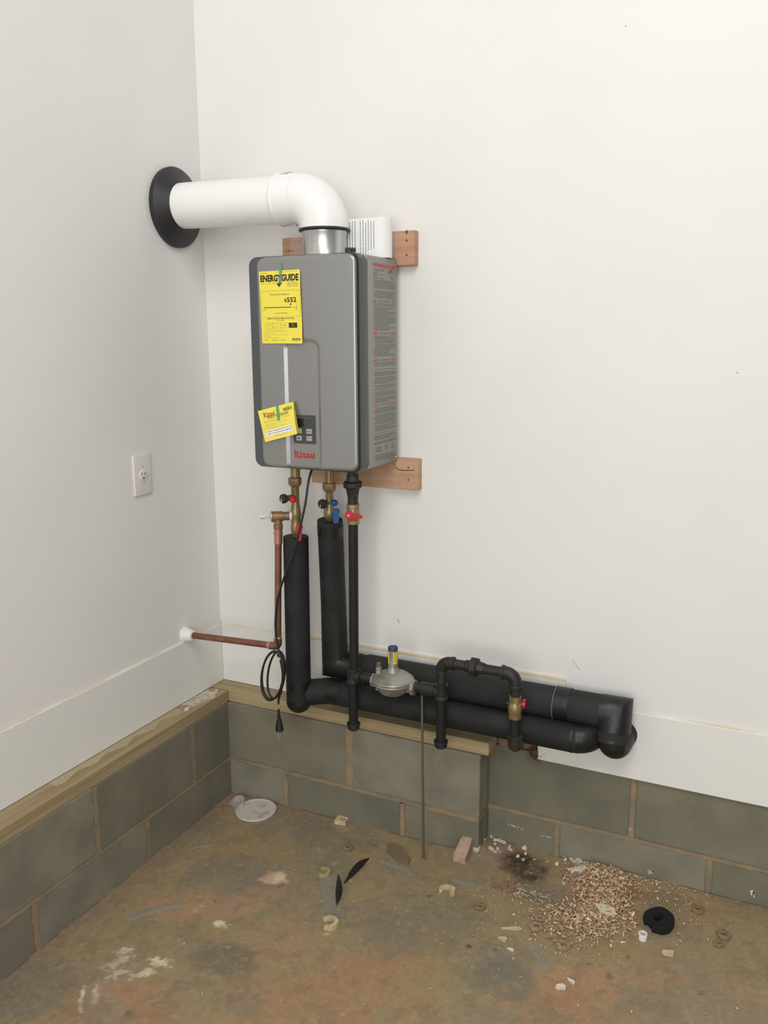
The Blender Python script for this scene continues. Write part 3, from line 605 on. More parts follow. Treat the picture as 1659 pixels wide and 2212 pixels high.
# ------------------------------------------------------------------ mounting boards
b=B().box(.2864,.6963,-.0195,.007,1.652,1.7405,.001,1); mb=obj('mounting_board',b,m_pine,None,'reddish raw pine board behind the top of the heater','board','pine mounting boards',smooth=False)
for x,z in [(.674,1.715),(.674,1.678)]:
    obj('screw_mark',B().box(x-.0035,x+.0035,-.0202,-.019,z-.0007,z+.0007).box(x-.0007,x+.0007,-.0203,-.019,z-.0035,z+.0035),m_cav,mb,smooth=False)
obj('screw_mark',B().box(.672,.676,-.0202,-.019,1.732,1.741),m_cav,mb,smooth=False); obj('screw_mark',B().box(.300,.325,-.0202,-.019,1.704,1.7055),m_cav,mb,smooth=False)
mb2=obj('mounting_board',B().box(.366,.7085,-.0195,.007,1.045,1.132,.001,1),mat('pine_board_lower',srgb(194,158,128),.7,col2=srgb(180,142,112),scale=5,detail=6,bump=.1,bscale=20,stretch=(1,1,12)),None,'raw pine board behind the bottom of the heater, cracked at its right end','board','pine mounting boards',smooth=False)
for x,z in [(.679,1.108),(.679,1.073)]: obj('screw_mark',B().lathe((x,-.019,z),(0,-1,0),[(0,.003),(.0012,.002)],8),m_cav,mb2)
b=B()
P=[(.632,1.118),(.640,1.106),(.652,1.099),(.675,1.0995),(.698,1.1015)]
for i in range(4):
    (a,z),(c_,d)=P[i],P[i+1]; b.prism([(a,-.0202,z-.0010),(c_,-.0202,d-.0008),(c_,-.0202,d+.0008),(a,-.0202,z+.0010)],(0,.001,0))
obj('crack',b,m_cav,mb2,smooth=False)
# ------------------------------------------------------------------ manual in a bag
mn=thing('instruction_manual','printed instruction booklet rolled in a clear bag on top of the heater','booklet',(.585,-.055,ZH))
pts=[(.505,-.093),(.60,-.097),(.627,-.096),(.641,-.088),(.648,-.074),(.647,-.058),(.637,-.048),(.616,-.044)]
def ribbon(b,pts,z0,z1,th,tilt=0,ztf=None):
    P=smooth_path([(p[0],p[1],0) for p in pts],4); n=len(P); L=[];R=[]
    for i,p in enumerate(P):
        d=(P[min(i+1,n-1)]-P[max(i-1,0)]).normalized(); nn=Vector((-d.y,d.x,0)); L.append(p+nn*th/2); R.append(p-nn*th/2)
    zt_=[z1+(ztf(i/(n-1)) if ztf else 0) for i in range(n)]; v=[];f=[]
    for i in range(n): v+=[(L[i].x,L[i].y,z0),(L[i].x,L[i].y,zt_[i]),(R[i].x,R[i].y,z0),(R[i].x,R[i].y,zt_[i])]
    for i in range(n-1):
        a=4*i;e=a+4; f+=[(a,e,e+1,a+1),(a+2,a+3,e+3,e+2),(a+1,e+1,e+3,a+3),(a,a+2,e+2,e)]
    f+=[(0,1,3,2),(4*n-4,4*n-2,4*n-1,4*n-3)]; b.add(v,f)
b=B(); ribbon(b,pts,ZH,1.7665,.005,ztf=lambda t:.006*t); obj('cover',b,m_white,mn,ang=50)
b=B(); ribbon(b,[(.51,-.087),(.60,-.089),(.625,-.086),(.636,-.074),(.630,-.060),(.612,-.054)],ZH,1.762,.008); obj('pages',b,mat('page_edges',srgb(214,210,206),.8),mn,ang=50)
sh=Sheet((.515,-.0972,1.768),(.628,-.1000,1.7705),(.515,-.0972,1.67),(.628,-.1000,1.67),(0,-1,0),.0006)
r=random.Random(5)
for i in range(13):
    a=.05+i*.07
    if i in (6,): 
        continue
    bq=r.uniform(.06,.14); 
    while bq<(.92 if i<10 else .8):
        l=r.uniform(.02,.07); sh.rect(m_inkg,a,a+.018,bq,bq+l); bq+=l+.012
sh.done(mn)
b=B(); ribbon(b,[(.338,-.055),(.36,-.09),(.43,-.104),(.60,-.106),(.645,-.104),(.657,-.08),(.660,-.05)],ZH+.001,1.772,.0004,ztf=lambda t:.004*math.sin(t*22)); obj('plastic_bag',b,m_bag,mn,ang=70)
# ------------------------------------------------------------------ vent
vt=thing('vent_pipe','white vent elbow and pipe running from heater top to left wall','vent pipe',(FXc,FYc,1.735))
vy,vz=-.138,1.822
R_=.078; vtop=1.742; VZ=1.822
el_path=[(FXc,FYc,vtop)]+[(FXc-R_+R_*math.cos(a),FYc-.002*math.sin(a),VZ-R_+R_*math.sin(a)) for a in np.linspace(0,PI/2,18)]+[(.385,-.138,VZ+.0005)]
rr=[.0645]+[.0645]*18+[.0645]
obj('elbow',B().tube(el_path,rr,48,caps=True),m_vent,vt,ang=50)
obj('pipe',B().tube([(.392,-.138,VZ),(-.007,-.140,1.830)],.0615,48),m_vent,vt)
b=B().lathe((.359,-.1385,VZ+.001),(1,0,-.006),[(0,.0618),(.001,.0665),(.004,.0685),(.009,.0685),(.013,.0660),(.018,.0675),(.023,.0660),(.040,.0662),(.052,.0655),(.060,.0645)],48); obj('collar',b,m_vent,vt,ang=40)
b=B().lathe((.3576,-.1385,VZ+.001),(1,0,-.006),[(0,.0622),(.0016,.0655)],48); obj('seal',b,mat('grey_seal',srgb(110,106,104),.6),vt)
b=B().box(.392,.406,-.139,-.127,1.755,1.7595,.001,1); obj('clip',b,m_vent,vt)
sh_=B(); n=8
for k in range(n):
    a0=math.radians(62+34*k/n); a1=math.radians(62+34*(k+1)/n); q=lambda x,a:(x,-.138-.0678*math.cos(a),VZ+.0678*math.sin(a))
    sh_.add([q(.380,a0),q(.402,a0),q(.402,a1),q(.380,a1)],[(0,1,2,3)])
obj('sticker',sh_,mat('sticker_print',srgb(232,226,220),.5,col2=srgb(190,90,80),scale=90,mixlo=.52,mixhi=.56),vt,smooth=False)
b=B(); prof=[(.0045*math.cos(a),.0625+.0055*math.sin(a)) for a in np.linspace(0,2*PI,12,endpoint=False)]
b.torusish((FXc,FYc,vtop-.003),(0,0,1),prof,56); obj('seal',b,m_rub,vt,label='black rubber seal ring at the flue collar')
b=B(); b.torusish((-.0075,-.120,1.829),(1,0,0),[(0,.060),(0,.1095),(.010,.110),(.016,.107),(.030,.086),(.046,.0645),(.048,.0628),(.03,.0622)],72)
N_=len(b.v)
b.v=[(x,y-.0185*max(0,min(1,x/.03)),z) for x,y,z in b.v]
obj('wall_flange',b,m_rub,None,'round black rubber flange around the vent pipe on the left wall','flange')
# ------------------------------------------------------------------ gas line
GY=-.16; pr=.0133
gp=thing('gas_pipe','black iron gas pipe run from heater down and along the wall with capped drip legs','gas pipe',(.575,GY,.365))
gx=.5745
def elbow_fit(b,path,r,rc):  # fitting with banded ends
    b.tube(path,r,20); d0=(Vector(path[0])-Vector(path[1])).normalized(); d1=(Vector(path[-1])-Vector(path[-2])).normalized()
    for p,d in ((Vector(path[0]),d0),(Vector(path[-1]),d1)): b.lathe(p-d*.009,d,[(0,rc-.002),(.002,rc),(.009,rc),(.010,rc-.002)],20)
obj('riser',B().cyl((gx+.003,GY,.966),(gx,GY,.548),pr,24),m_gaspipe,gp)
obj('nipple',B().cyl((gx+.003,GY,ZB+.002),(gx+.003,GY,1.018),.0145,20),m_iron,gp)
b=B().lathe((gx+.003,GY,1.10),(0,0,-1),[(0,.0175),(.012,.0175),(.016,.019)],8).lathe((gx+.003,GY,1.0835),(0,0,-1),[(0,.0235),(.003,.0268),(.014,.0268),(.018,.0235)],8).lathe((gx+.003,GY,1.066),(0,0,-1),[(0,.020),(.012,.0175),(.020,.0165)],8)
obj('union',b,m_iron,gp)
def tee(x,z,side,nm='tee'):
    b=B().lathe((x,GY,z+.022),(0,0,-1),[(0,.0165),(.001,.0185),(.008,.0185),(.010,.017),(.034,.017),(.036,.0185),(.043,.0185),(.044,.0165)],24)
    b.lathe((x,GY,z),(side,0,0),[(0,.0165),(.017,.0165),(.018,.0185),(.026,.0185),(.027,.016)],24); obj(nm,b,m_iron,gp)
tee(gx-.003,.527,1)
def leg(x,zt_,zb_,capr=.0185,ch=.024):
    obj('drip_leg',B().cyl((x,GY,zt_),(x,GY,zb_+.012),pr,24),m_gaspipe,gp)
    obj('cap',B().lathe((x,GY,zb_+ch),(0,0,-1),[(0,capr-.001),(.001,capr+.001),(.006,capr+.001),(.007,capr-.001),(ch-.008,capr-.001),(ch-.003,capr-.005),(ch,capr-.011)],24),m_iron,gp)
leg(gx-.004,.51,.359)
obj('nipple',B().cyl((.592,GY,.527),(.640,GY,.527),pr,20),m_iron,gp)
obj('nipple',B().cyl((.755,GY,.527),(.822,GY,.527),pr,20),m_iron,gp)
b=B().lathe((.783,GY,.527),(1,0,0),[(0,.016),(.001,.018),(.030,.018),(.031,.016)],20); obj('coupling',b,m_iron,gp)
tee(.840,.527,-1)
leg(.840,.51,.361)
obj('nipple',B().cyl((.840,GY,.545),(.840,GY,.592),pr,20),m_iron,gp)
b=B(); elbow_fit(b,fillet([(.840,GY,.578),(.840,GY,.612),(.876,GY,.612)],.024,8),.0165,.0185); obj('elbow',b,m_iron,gp)
obj('nipple',B().cyl((.87,GY,.612),(1.02,GY,.6115),pr,20),m_iron,gp)
b=B().lathe((.908,GY,.612),(1,0,0),[(0,.0155),(.002,.017),(.012,.017),(.014,.021)],8).lathe((.923,GY,.612),(1,0,0),[(0,.0235),(.002,.0265),(.017,.0265),(.020,.023)],8).lathe((.943,GY,.612),(1,0,0),[(0,.019),(.012,.017),(.018,.0155)],8); obj('union',b,m_iron,gp)
b=B(); elbow_fit(b,fillet([(1.008,GY,.6115),(1.046,GY,.6115),(1.046,GY,.574)],.026,8),.0168,.0188); obj('elbow',b,m_iron,gp)
obj('nipple',B().cyl((1.046,GY,.58),(1.046,GY,.548),pr,20),m_iron,gp)
obj('nipple',B().cyl((1.046,GY,.49),(1.048,GY,.43),pr,20),m_gaspipe,gp)
b=B().lathe((1.049,GY,.445),(0,0,-1),[(0,.0185),(.001,.0215),(.008,.0215),(.009,.0195),(.030,.0195),(.038,.0175),(.044,.010)],24); obj('cap',b,m_iron,gp)
obj('supply_stub',B().cyl((1.049,GY,.418),(1.055,.03,.400),pr,20),m_iron,gp)
# ball valves on the gas line
gv=thing('gas_shutoff_valve','brass gas ball valve with red lever high on the gas riser below the heater','valve',(gx+.003,GY,.966))
b=B().lathe((gx+.003,GY,1.022),(0,0,-1),[(0,.0165),(.001,.018),(.011,.018),(.012,.0168)],8).lathe((gx+.003,GY,1.010),(0,0,-1),[(0,.0165),(.008,.0180),(.018,.0185),(.028,.0180),(.034,.0165)],24).lathe((gx+.003,GY,.978),(0,0,-1),[(0,.0168),(.001,.018),(.011,.018),(.012,.0165)],8).cyl((gx+.003,GY,.994),(gx+.003,GY-.026,.994),.007,12); obj('body',b,m_brass,gv)
def lever(b,o,ax,dirv,r,L,wd,th):
    b.lathe(o,ax,[(0,r),(th,r),(th+.001,r-.001)],20); o=Vector(o); a=Vector(ax).normalized(); d=Vector(dirv).normalized(); e=a.cross(d)*(wd/2)
    b.prism([o-e,o+d*L-e*.9,o+d*(L+.003),o+d*L+e*.9,o+e],a*th)
b=B(); lever(b,(gx+.004,GY-.022,.994),(0,-1,0),(1,-.05,-.02),.0125,.038,.011,.004); obj('lever',b,m_redp,gv)
obj('nut',B().lathe((gx+.004,GY-.026,.994),(0,-1,0),[(0,.005),(.003,.005),(.0035,.003)],6),m_steel,gv)
gv2=thing('gas_valve','small brass gas valve with red tee handle on the right downleg of the gas line','valve',(1.046,GY,.49))
b=B().lathe((1.046,GY,.552),(0,0,-1),[(0,.0145),(.001,.0165),(.016,.0165),(.017,.015)],8).lathe((1.046,GY,.536),(0,0,-1),[(0,.014),(.008,.0175),(.018,.0185),(.028,.0175),(.035,.0145)],24).lathe((1.046,GY,.503),(0,0,-1),[(0,.0145),(.001,.0165),(.012,.0165),(.013,.0145)],8); obj('body',b,m_brass,gv2)
b=B(); b.lathe((1.060,GY+.004,.530),(1,.35,0),[(0,.005),(.006,.005),(.006,.009),(.010,.009)],12).box(1.064,1.071,GY+.003,GY+.012,.520,.543,.001,1); obj('handle',b,m_redp,gv2)
obj('stem',B().cyl((1.033,GY,.53),(1.022,GY-.004,.53),.004,10),m_iron,gv2)
# regulator
rg=thing('gas_regulator','round cast metal gas regulator with blue-capped stack between the gas pipe tees','regulator',(.695,GY,.495)); rc_=(.696,GY)
b=B().lathe((*rc_,.497),(0,0,1),[(0,.022),(.002,.034),(.014,.046),(.024,.052),(.029,.0565),(.031,.0590),(.034,.0595),(.036,.0585),(.0375,.0590),(.041,.0590),(.044,.057),(.048,.050),(.054,.044),(.060,.030),(.064,.020),(.072,.0150),(.082,.0135),(.126,.0132)],56)
obj('body',b,m_cast,rg,ang=25)
obj('port',B().lathe((.632,GY,.524),(1,0,0),[(0,.0175),(.001,.0195),(.012,.0195),(.03,.018)],8),m_cast,rg)
obj('port',B().lathe((.764,GY,.524),(-1,0,0),[(0,.0205),(.001,.023),(.010,.023),(.014,.0185),(.05,.022)],8),m_cast,rg)
for k in range(8):
    a=k*PI/4+.2; obj('screw',B().lathe((rc_[0]+.052*math.cos(a),rc_[1]+.052*math.sin(a),.517),(0,0,1),[(0,.004),(.005,.004)],6),m_cast,rg)
obj('stack_cap',B().lathe((*rc_,.622),(0,0,1),[(0,.0136),(.007,.0138),(.010,.0128),(.0105,.011),(.009,.010)],28),m_bluec,rg,label='dark blue cap')
for q0,q1 in ((200,248),(298,352)):
    b=B(); n=6
    for k in range(n):
        a0=math.radians(q0+(q1-q0)*k/n); a1=math.radians(q0+(q1-q0)*(k+1)/n); q=lambda a,z,r_=.0138:(rc_[0]+r_*math.cos(a),rc_[1]+r_*math.sin(a),z)
        b.add([q(a0,.586),q(a1,.586),q(a1,.619),q(a0,.619)],[(0,1,2,3)])
    stc=obj('sticker',b,m_yel,rg,label='yellow warning sticker')
    b=B()
    for i in range(6):
        z=.590+i*.005
        for k in range(3):
            a0=math.radians(q0+6+(q1-q0-12)*k/3); a1=math.radians(q0+4+(q1-q0-12)*(k+.8)/3); b.add([q(a0,z,.0141),q(a1,z,.0141),q(a1,z+.0022,.0141),q(a0,z+.0022,.0141)],[(0,1,2,3)])
    obj('lettering',b,m_ink,stc,smooth=False)
b=B().lathe((.656,GY-.008,.546),(0,0,1),[(0,.0105),(.006,.0085),(.022,.0085),(.023,.0075)],16); obj('vent_boss',b,m_cast,rg)
obj('plug',B().lathe((.656,GY-.008,.567),(0,0,1),[(0,.0065),(.014,.0065),(.015,.005)],6),m_brass,rg,label='brass hex plug')
# rod stand
rd=thing('support_rod','thin steel rod standing on the floor and holding up the gas line','rod',(.79,GY,fz(.79,GY)))
x_,y_=.789,-.157; z_=fz(x_,y_)
obj('rod',B().cyl((x_,y_,z_-.002),(.783,GY,.512),.0034,10),m_zinc,rd)
b=B().torusish((.779,GY,.527),(1,0,0),[(0,.0135),(0,.0155),(.006,.0155),(.006,.0135)],24); b.lathe((.783,GY,.514),(0,0,-1),[(0,.006),(.007,.006)],6); obj('hanger_ring',b,m_iron,rd)
obj('foot',B().lathe((x_,y_,z_-.002),(0,0,1),[(0,.011),(.003,.010),(.006,.005)],12),m_mud,rd)
# ------------------------------------------------------------------ insulated pipes
hp=thing('insulated_pipe','black foam insulated pipe from hot valve down and along, the lower front run','pipe',(.37,-.13,.37),'insulated water pipes')
r_h=.0365
obj('insulation',B().tube([(.3745,-.13,.905),(.3705,-.130,.400)],r_h,36,round_end=(0,.034)),m_ins,hp,ang=50,label='upright length with rounded foot')
p=fillet([(.392,-.112,.424),(.452,-.090,.432),(1.225,-.089,.433),(1.230,.006,.452)],[0,.08,.045,0],8)
obj('insulation',B().tube(p,.0385,36),m_ins,hp,ang=50,label='horizontal length')
def band(par,a,b_,r,m=m_tape,nm='tape_band'): obj(nm,B().tube([a,b_],r,36),m,par,ang=50)
band(hp,(.3712,-.13,.470),(.3709,-.13,.437),r_h+.0008)
obj('tape_wrap',B().tube([(.3707,-.13,.407),(.3705,-.130,.399)],r_h+.0008,36,round_end=(0,.0345)),m_tape,hp,ang=50)
band(hp,(.455,-.0895,.432),(.500,-.089,.432),.0395)
obj('tape_wrap',B().tube(fillet([(1.187,-.089,.433),(1.2255,-.089,.433),(1.230,-.02,.448)],[0,.045,0],8),.0395,30,wob=.02),m_tape,hp,ang=50)
cpi=thing('insulated_pipe','black foam insulated pipe from cold valve down and along, the upper rear run','pipe',(.46,-.07,.42),'insulated water pipes')
r_c=.0375; r_u=.0445
obj('insulation',B().tube([(.4665,-.092,.954),(.4585,-.066,.70),(.4535,-.053,.503),(.60,-.048,.5035)],[.0365,.037,.0395,.0415],36),m_ins,cpi,ang=50,label='upright length with mitred foot')
obj('insulation',B().tube([(.56,-.0480,.5035),(.60,-.048,.5035),(1.278,-.0485,.503),(1.280,-.066,.432)],r_u-.001,36),m_ins2,cpi,ang=50,label='long horizontal length')
band(cpi,(.4661,-.0908,.938),(.4652,-.088,.910),.0376); 
obj('tape_wrap',B().tube([(.455,-.056,.56),(.4533,-.0525,.5035),(.535,-.0495,.5035)],[.0385,.0402,.0418],36),m_tape,cpi,ang=50)
band(cpi,(1.128,-.0482,.503),(1.165,-.0482,.503),r_u+.001); band(cpi,(1.124,-.0482,.503),(1.1265,-.0482,.503),r_u+.0016,m_seam,'glue_line')
obj('tape_wrap',B().tube([(1.245,-.0485,.503),(1.2785,-.0485,.503),(1.2795,-.060,.46)],.0452,36,wob=.02),m_tape,cpi,ang=50)
b=B().tube(fillet([(1.2790,-.054,.475),(1.281,-.080,.416),(1.293,.006,.430)],[0,.024,0],8),[.0415]+[.0405]*9+[.0395] if 0 else .0405,36); obj('drop',b,m_ins,cpi,ang=50)
obj('tape_wrap',B().tube(fillet([(1.2805,-.072,.426),(1.2815,-.079,.413),(1.290,-.02,.4275)],[0,.018,0],8),.0412,30,wob=.03),m_tape,cpi,ang=50)
# ------------------------------------------------------------------ hot valve set
hx,hy=.3765,-.13
hv=thing('isolation_valve','brass hot water valve with red handle, black service cap and side port','valve',(hx,hy,.905),'water isolation valves')
b=B().lathe((hx+.002,hy,ZB+.002),(0,0,-1),[(0,.0135),(.048,.0135)],20).lathe((hx,hy,1.05),(0,0,-1),[(-.004,.013),(0,.0115),(.05,.0115),(.062,.0135),(.075,.0155),(.083,.0155),(.09,.0135),(.105,.0135),(.115,.0155),(.133,.0145),(.140,.011),(.150,.0105)],24)
obj('body',b,m_brass,hv)
obj('nut',B().lathe((hx,hy,1.077),(0,0,-1),[(0,.0165),(.003,.0190),(.018,.0190),(.022,.017),(.027,.0135)],6),m_bronze,hv)
def port(par,o,d,L): 
    obj('service_port',B().lathe(o,d,[(0,.0085),(L-.006,.0085),(L-.004,.0098),(L,.0098)],16),m_bronze,par)
    o2=Vector(o)+Vector(d).normalized()*L; obj('service_cap',B().lathe(o2,d,[(-.003,.0125),(0,.0135),(.007,.0135),(.0095,.0125),(.010,.008)],24),m_blackp,par); return o2+Vector(d).normalized()*.011
dp=Vector((-.42,-.90,.0)); e2=port(hv,(hx,hy,1.020),dp,.036)
obj('tether',B().tube(smooth_path([e2,e2+Vector((.004,-.004,-.014)),e2+Vector((.018,.004,-.030)),(hx-.008,hy-.012,.976)],5),.0013,6),mat('clear_plastic',srgb(214,212,204),.3),hv)
obj('port_knob',B().lathe((hx+.004,hy-.010,1.0175),(.15,-1,0),[(0,.005),(.006,.005),(.007,.0088),(.011,.0098),(.018,.0092),(.021,.006)],18),m_redp,hv,label='round red knob')
b=B(); b.lathe((.394,hy-.012,.938),(1,-.3,0),[(0,.0045),(.008,.0045)],12); lever(b,(.3995,hy-.018,.938),(.3,-1,0),(.02,0,-1),.0098,.036,.0125,.010); obj('lever',b,m_redp,hv)
obj('nut',B().lathe((.4025,hy-.0285,.938),(.3,-1,0),[(0,.004),(.003,.004)],6),m_redp,hv)
# relief valve
dr=Vector((-.78,-.62,0)).normalized(); tp=Vector((hx,hy,.9655))+dr*.051
rv=thing('relief_valve','bronze pressure relief valve with silver cap and test lever left of the hot valve','relief valve',(tp.x,tp.y,.93))
b=B().lathe(Vector((hx,hy,.9665))+dr*.018,dr,[(0,.0125),(.013,.0125),(.014,.0115),(.017,.0115),(.018,.0145),(.031,.0150),(.047,.0150),(.049,.0165),(.051,.0165)],24)
b.lathe((tp.x,tp.y,.962),(0,0,-1),[(0,.0125),(.018,.0115),(.019,.0135),(.031,.0135),(.033,.012)],20); obj('body',b,m_bronze,rv)
obj('thread_tape',B().lathe(Vector((hx,hy,.9665))+dr*.012,dr,[(0,.0125),(.001,.0140),(.006,.0140),(.007,.0125)],24),m_whitep,rv)
obj('end_cap',B().lathe(Vector((hx,hy,.9665))+dr*.069,dr,[(0,.0148),(.002,.0148),(.0035,.013),(.0045,.004)],24),m_steel,rv)
q=Vector((hx,hy,.9655))+dr*.072
b=B().cyl(q,q+dr*.016,.0025,10).box(0,0,0,0,0,0) if 0 else B().cyl(q,q+dr*.014,.0026,10)
b.tube([q+dr*.006+Vector((0,0,-.004)),q+dr*.012+Vector((0,0,-.004)),q+dr*.026+Vector((0,0,-.003)),q+dr*.027+Vector((0,0,.003)),q+dr*.012+Vector((0,0,.004))],.0016,8); obj('test_lever',b,m_steel,rv)
# copper discharge pipe
cu=thing('copper_pipe','copper discharge pipe dropping from relief valve and turning into left wall','pipe',(.33,-.168,.57))
top=Vector((tp.x,tp.y,.932)); kn=Vector((.3275,-.168,.5775)); cr=.0098
obj('riser',B().cyl(top,kn+Vector((0,0,.014)),cr,20),m_copper,cu)
obj('adapter',B().lathe(top,(kn-top),[(0,.0125),(.012,.0122),(.013,.0137),(.017,.0137),(.018,.0118),(.045,.0118),(.046,.010)],20),m_copperb,cu,label='bright cleaned copper adapter')
pth=fillet([kn+Vector((0,0,.026)),kn,kn+Vector((-.026,-.0005,-.0008))],.013,8); b=B(); b.tube(pth,.0118,20); obj('elbow',b,m_copper,cu)
obj('solder_joint',B().lathe(kn+Vector((-.026,-.0005,-.0008)),(-1,0,0),[(0,.0119),(.004,.0112),(.007,.010)],20),m_solder,cu)
obj('solder_joint',B().lathe(kn+Vector((0,0,.026)),(0,0,1),[(0,.0119),(.003,.0110),(.005,.010)],20),m_solder,cu)
obj('run',B().cyl(kn+Vector((-.016,0,0)),(-.006,-.177,.5675),cr,20),m_copper,cu)
obj('escutcheon',B().lathe((-.0085,-.177,.5675),(1,0,0),[(0,.0235),(.003,.0245),(.012,.0215),(.024,.0185),(.030,.0170),(.034,.013),(.034,.0105)],36),m_whitep,None,'round white plastic collar where the copper pipe enters the left wall','pipe collar',ang=50)
# cold valve set
kx,ky=.4655,-.091
cv=thing('isolation_valve','brass cold water valve with blue handle and black service cap','valve',(kx,ky,.953),'water isolation valves')
b=B().lathe((kx+.001,ky,ZB+.002),(0,0,-1),[(0,.0125),(.064,.0125)],20).lathe((kx,ky,1.035),(0,0,-1),[(-.004,.0125),(0,.0112),(.034,.0112),(.044,.0130),(.050,.0165),(.058,.0178),(.066,.0172),(.072,.0165),(.080,.012),(.092,.0095)],24); obj('body',b,m_brass,cv)
obj('nut',B().lathe((kx,ky,1.062),(0,0,-1),[(0,.0165),(.003,.0192),(.018,.0192),(.022,.017),(.027,.0135)],6),m_bronze,cv)
e2=port(cv,(kx,ky,1.004),Vector((-.30,-.95,0)),.024)
obj('tether',B().tube(smooth_path([e2,e2+Vector((.001,-.002,-.014)),e2+Vector((.006,.004,-.026))],5),.0013,6),mat('clear_plastic_b',srgb(180,178,168),.3),cv)
obj('port_knob',B().lathe((kx+.010,ky-.006,1.007),(1,-.35,0),[(0,.005),(.006,.005),(.007,.009),(.016,.0092),(.019,.006),(.024,.005)],18),m_blue,cv,label='blue knob')
b=B(); b.lathe((kx+.013,ky-.008,.972),(1,-.4,0),[(0,.004),(.014,.004)],10); lever(b,(.4975,ky-.016,.984),(.15,-1,0),(0,0,-1),.0095,.030,.0135,.012); obj('lever',b,m_blue,cv)
# ------------------------------------------------------------------ power cord
pc=thing('power_cord','black power cord hanging coiled from the heater with a three-pin plug','power cord',(.34,-.19,.295))
cy=-.192
run=smooth_path([(.452,-.150,ZB+.001),(.449,-.175,1.08),(.442,-.185,1.015),(.424,cy,.935),(.403,cy,.867),(.370,cy,.796),(.349,cy,.738),(.337,cy,.667),(.338,cy,.618),(.345,cy,.578),(.352,cy-.004,.556)],8)
obj('cord',B().tube(run,.0032,10),m_cord,pc)
def oval(cx,cz,a,b_,tilt,y0,ph=0,tw=.006):
    P=[]
    for k in range(36):
        q=2*PI*k/36; x=a*math.cos(q); z=b_*math.sin(q); P.append((cx+x*math.cos(tilt)-z*math.sin(tilt),y0+tw*math.sin(q+ph),cz+x*math.sin(tilt)+z*math.cos(tilt)))
    return P
for a in [(.325,.497,.037,.074,-.13,cy-.004),(.331,.497,.028,.073,-.15,cy+.004),(.3265,.4975,.036,.0755,-.17,cy-.010)]:
    obj('coil',B().tube(oval(*a),.0032,10,closed=True),m_cord,pc)
obj('twist_tie',B().torusish((.349,cy-.003,.560),(.3,0,1),[(0,.006),(0,.0085),(.006,.0085),(.006,.006)],16),mat('red_tie',srgb(110,38,30),.5),pc,label='dark red tie')
tail=smooth_path([(.350,cy,.548),(.356,cy,.505),(.350,cy,.455),(.341,cy-.002,.425),(.3385,cy,.40),(.3385,cy,.366)],6); obj('cord',B().tube(tail,.0032,10),m_cord,pc)
obj('cord_tag',B().lathe((.339,cy,.421),(0,0,-1),[(0,.0038),(.026,.0038)],10),m_solder,pc,label='pale printed cord sleeve')
pl=obj('plug',B().lathe((.3385,cy,.376),(.02,0,-1),[(0,.0045),(.016,.0055),(.018,.008),(.022,.0085),(.030,.0095),(.046,.0125),(.050,.0125),(.052,.010)],16),m_cord,pc)
b=B().box(.3315,.3330,cy-.003,cy+.003,.307,.325).box(.3445,.346,cy-.003,cy+.003,.307,.325).cyl((.339,cy-.006,.325),(.339,cy-.006,.303),.0022,8); obj('prong',b,m_solder,pl)
# ------------------------------------------------------------------ outlet on the left wall
oy0,oy1,oz0,oz1=-.362,-.292,1.031,1.146; ox=-.008
ou=thing('wall_outlet','white single power outlet plate low on the left wall','outlet',(ox,-.327,oz0))
obj('plate',B().box(ox,ox+.007,oy0,oy1,oz0,oz1,.0025,3),m_outlet,ou)
oc=(-.3265,1.087); obj('receptacle',B().lathe((ox+.006,*oc),(1,0,0),[(0,.0172),(.0025,.0170),(.003,.0162)],32),m_outlet,ou)
b=B().box(ox+.0088,ox+.0095,oc[0]-.0075,oc[0]-.0058,oc[1]+.001,oc[1]+.009).box(ox+.0088,ox+.0095,oc[0]+.0052,oc[0]+.0068,oc[1]+.001,oc[1]+.0075).lathe((ox+.0088,oc[0],oc[1]-.0075),(1,0,0),[(0,.0026),(.0007,.0026)],12); obj('slot',b,m_dark,ou)
for dz in (.024,-.024): obj('screw',B().lathe((ox+.0068,oc[0],oc[1]+dz),(1,0,0),[(0,.0026),(.0006,.002)],10),m_solder,ou)
# ------------------------------------------------------------------ things on the floor
def poly_thing(name,pts,th,m,label,cat,group=None,lift=0,par=None,warp=0,seed=0):
    r=random.Random(seed); b=B(); z0=min(fz(x,y) for x,y in pts)+.0006+lift
    P=[(x,y,max(fz(x,y)+.0006,z0)+warp*r.random()) for x,y in pts]; b.prism(P,(0,0,th)); return obj(name,b,m,par,label,cat,group,smooth=False)
dl=(.207,-.139)
b=B(); zf=fz(*dl)
b.lathe((*dl,zf+.0008),(FX*-1,FY*-1,1),[(0,.060),(.001,.0635),(.006,.0640),(.007,.0632),(.0072,.0570),(.0058,.0560),(.0058,.001)],56)
obj('plastic_disc',b,m_disc,None,'round dusty white plastic disc lying on the floor in the corner','disc')
b=B()
P=smooth_path([(.095,-.150,0),(.110,-.120,0),(.135,-.118,0),(.152,-.132,0),(.158,-.150,0)],4)
for i in range(len(P)-1):
    a,c_=P[i],P[i+1]; h0=.004+.022*math.sin(i/(len(P)-1)*PI); h1=.004+.022*math.sin((i+1)/(len(P)-1)*PI); z0=fz(a.x,a.y); 
    b.add([(a.x,a.y,z0),(c_.x,c_.y,z0),(c_.x+.006,c_.y+.004,z0+h1),(a.x+.006,a.y+.004,z0+h0)],[(0,1,2,3)])
    b.add([(a.x,a.y,z0+.001),(c_.x,c_.y,z0+.001),(c_.x-.010,c_.y-.028,z0+.002),(a.x-.010,a.y-.028,z0+.002)],[(0,1,2,3)])
obj('plastic_wrap',b,clear('wrap',srgb(196,190,180),.62),None,'crumpled clear plastic wrapper left of the round disc in the corner','wrapper')
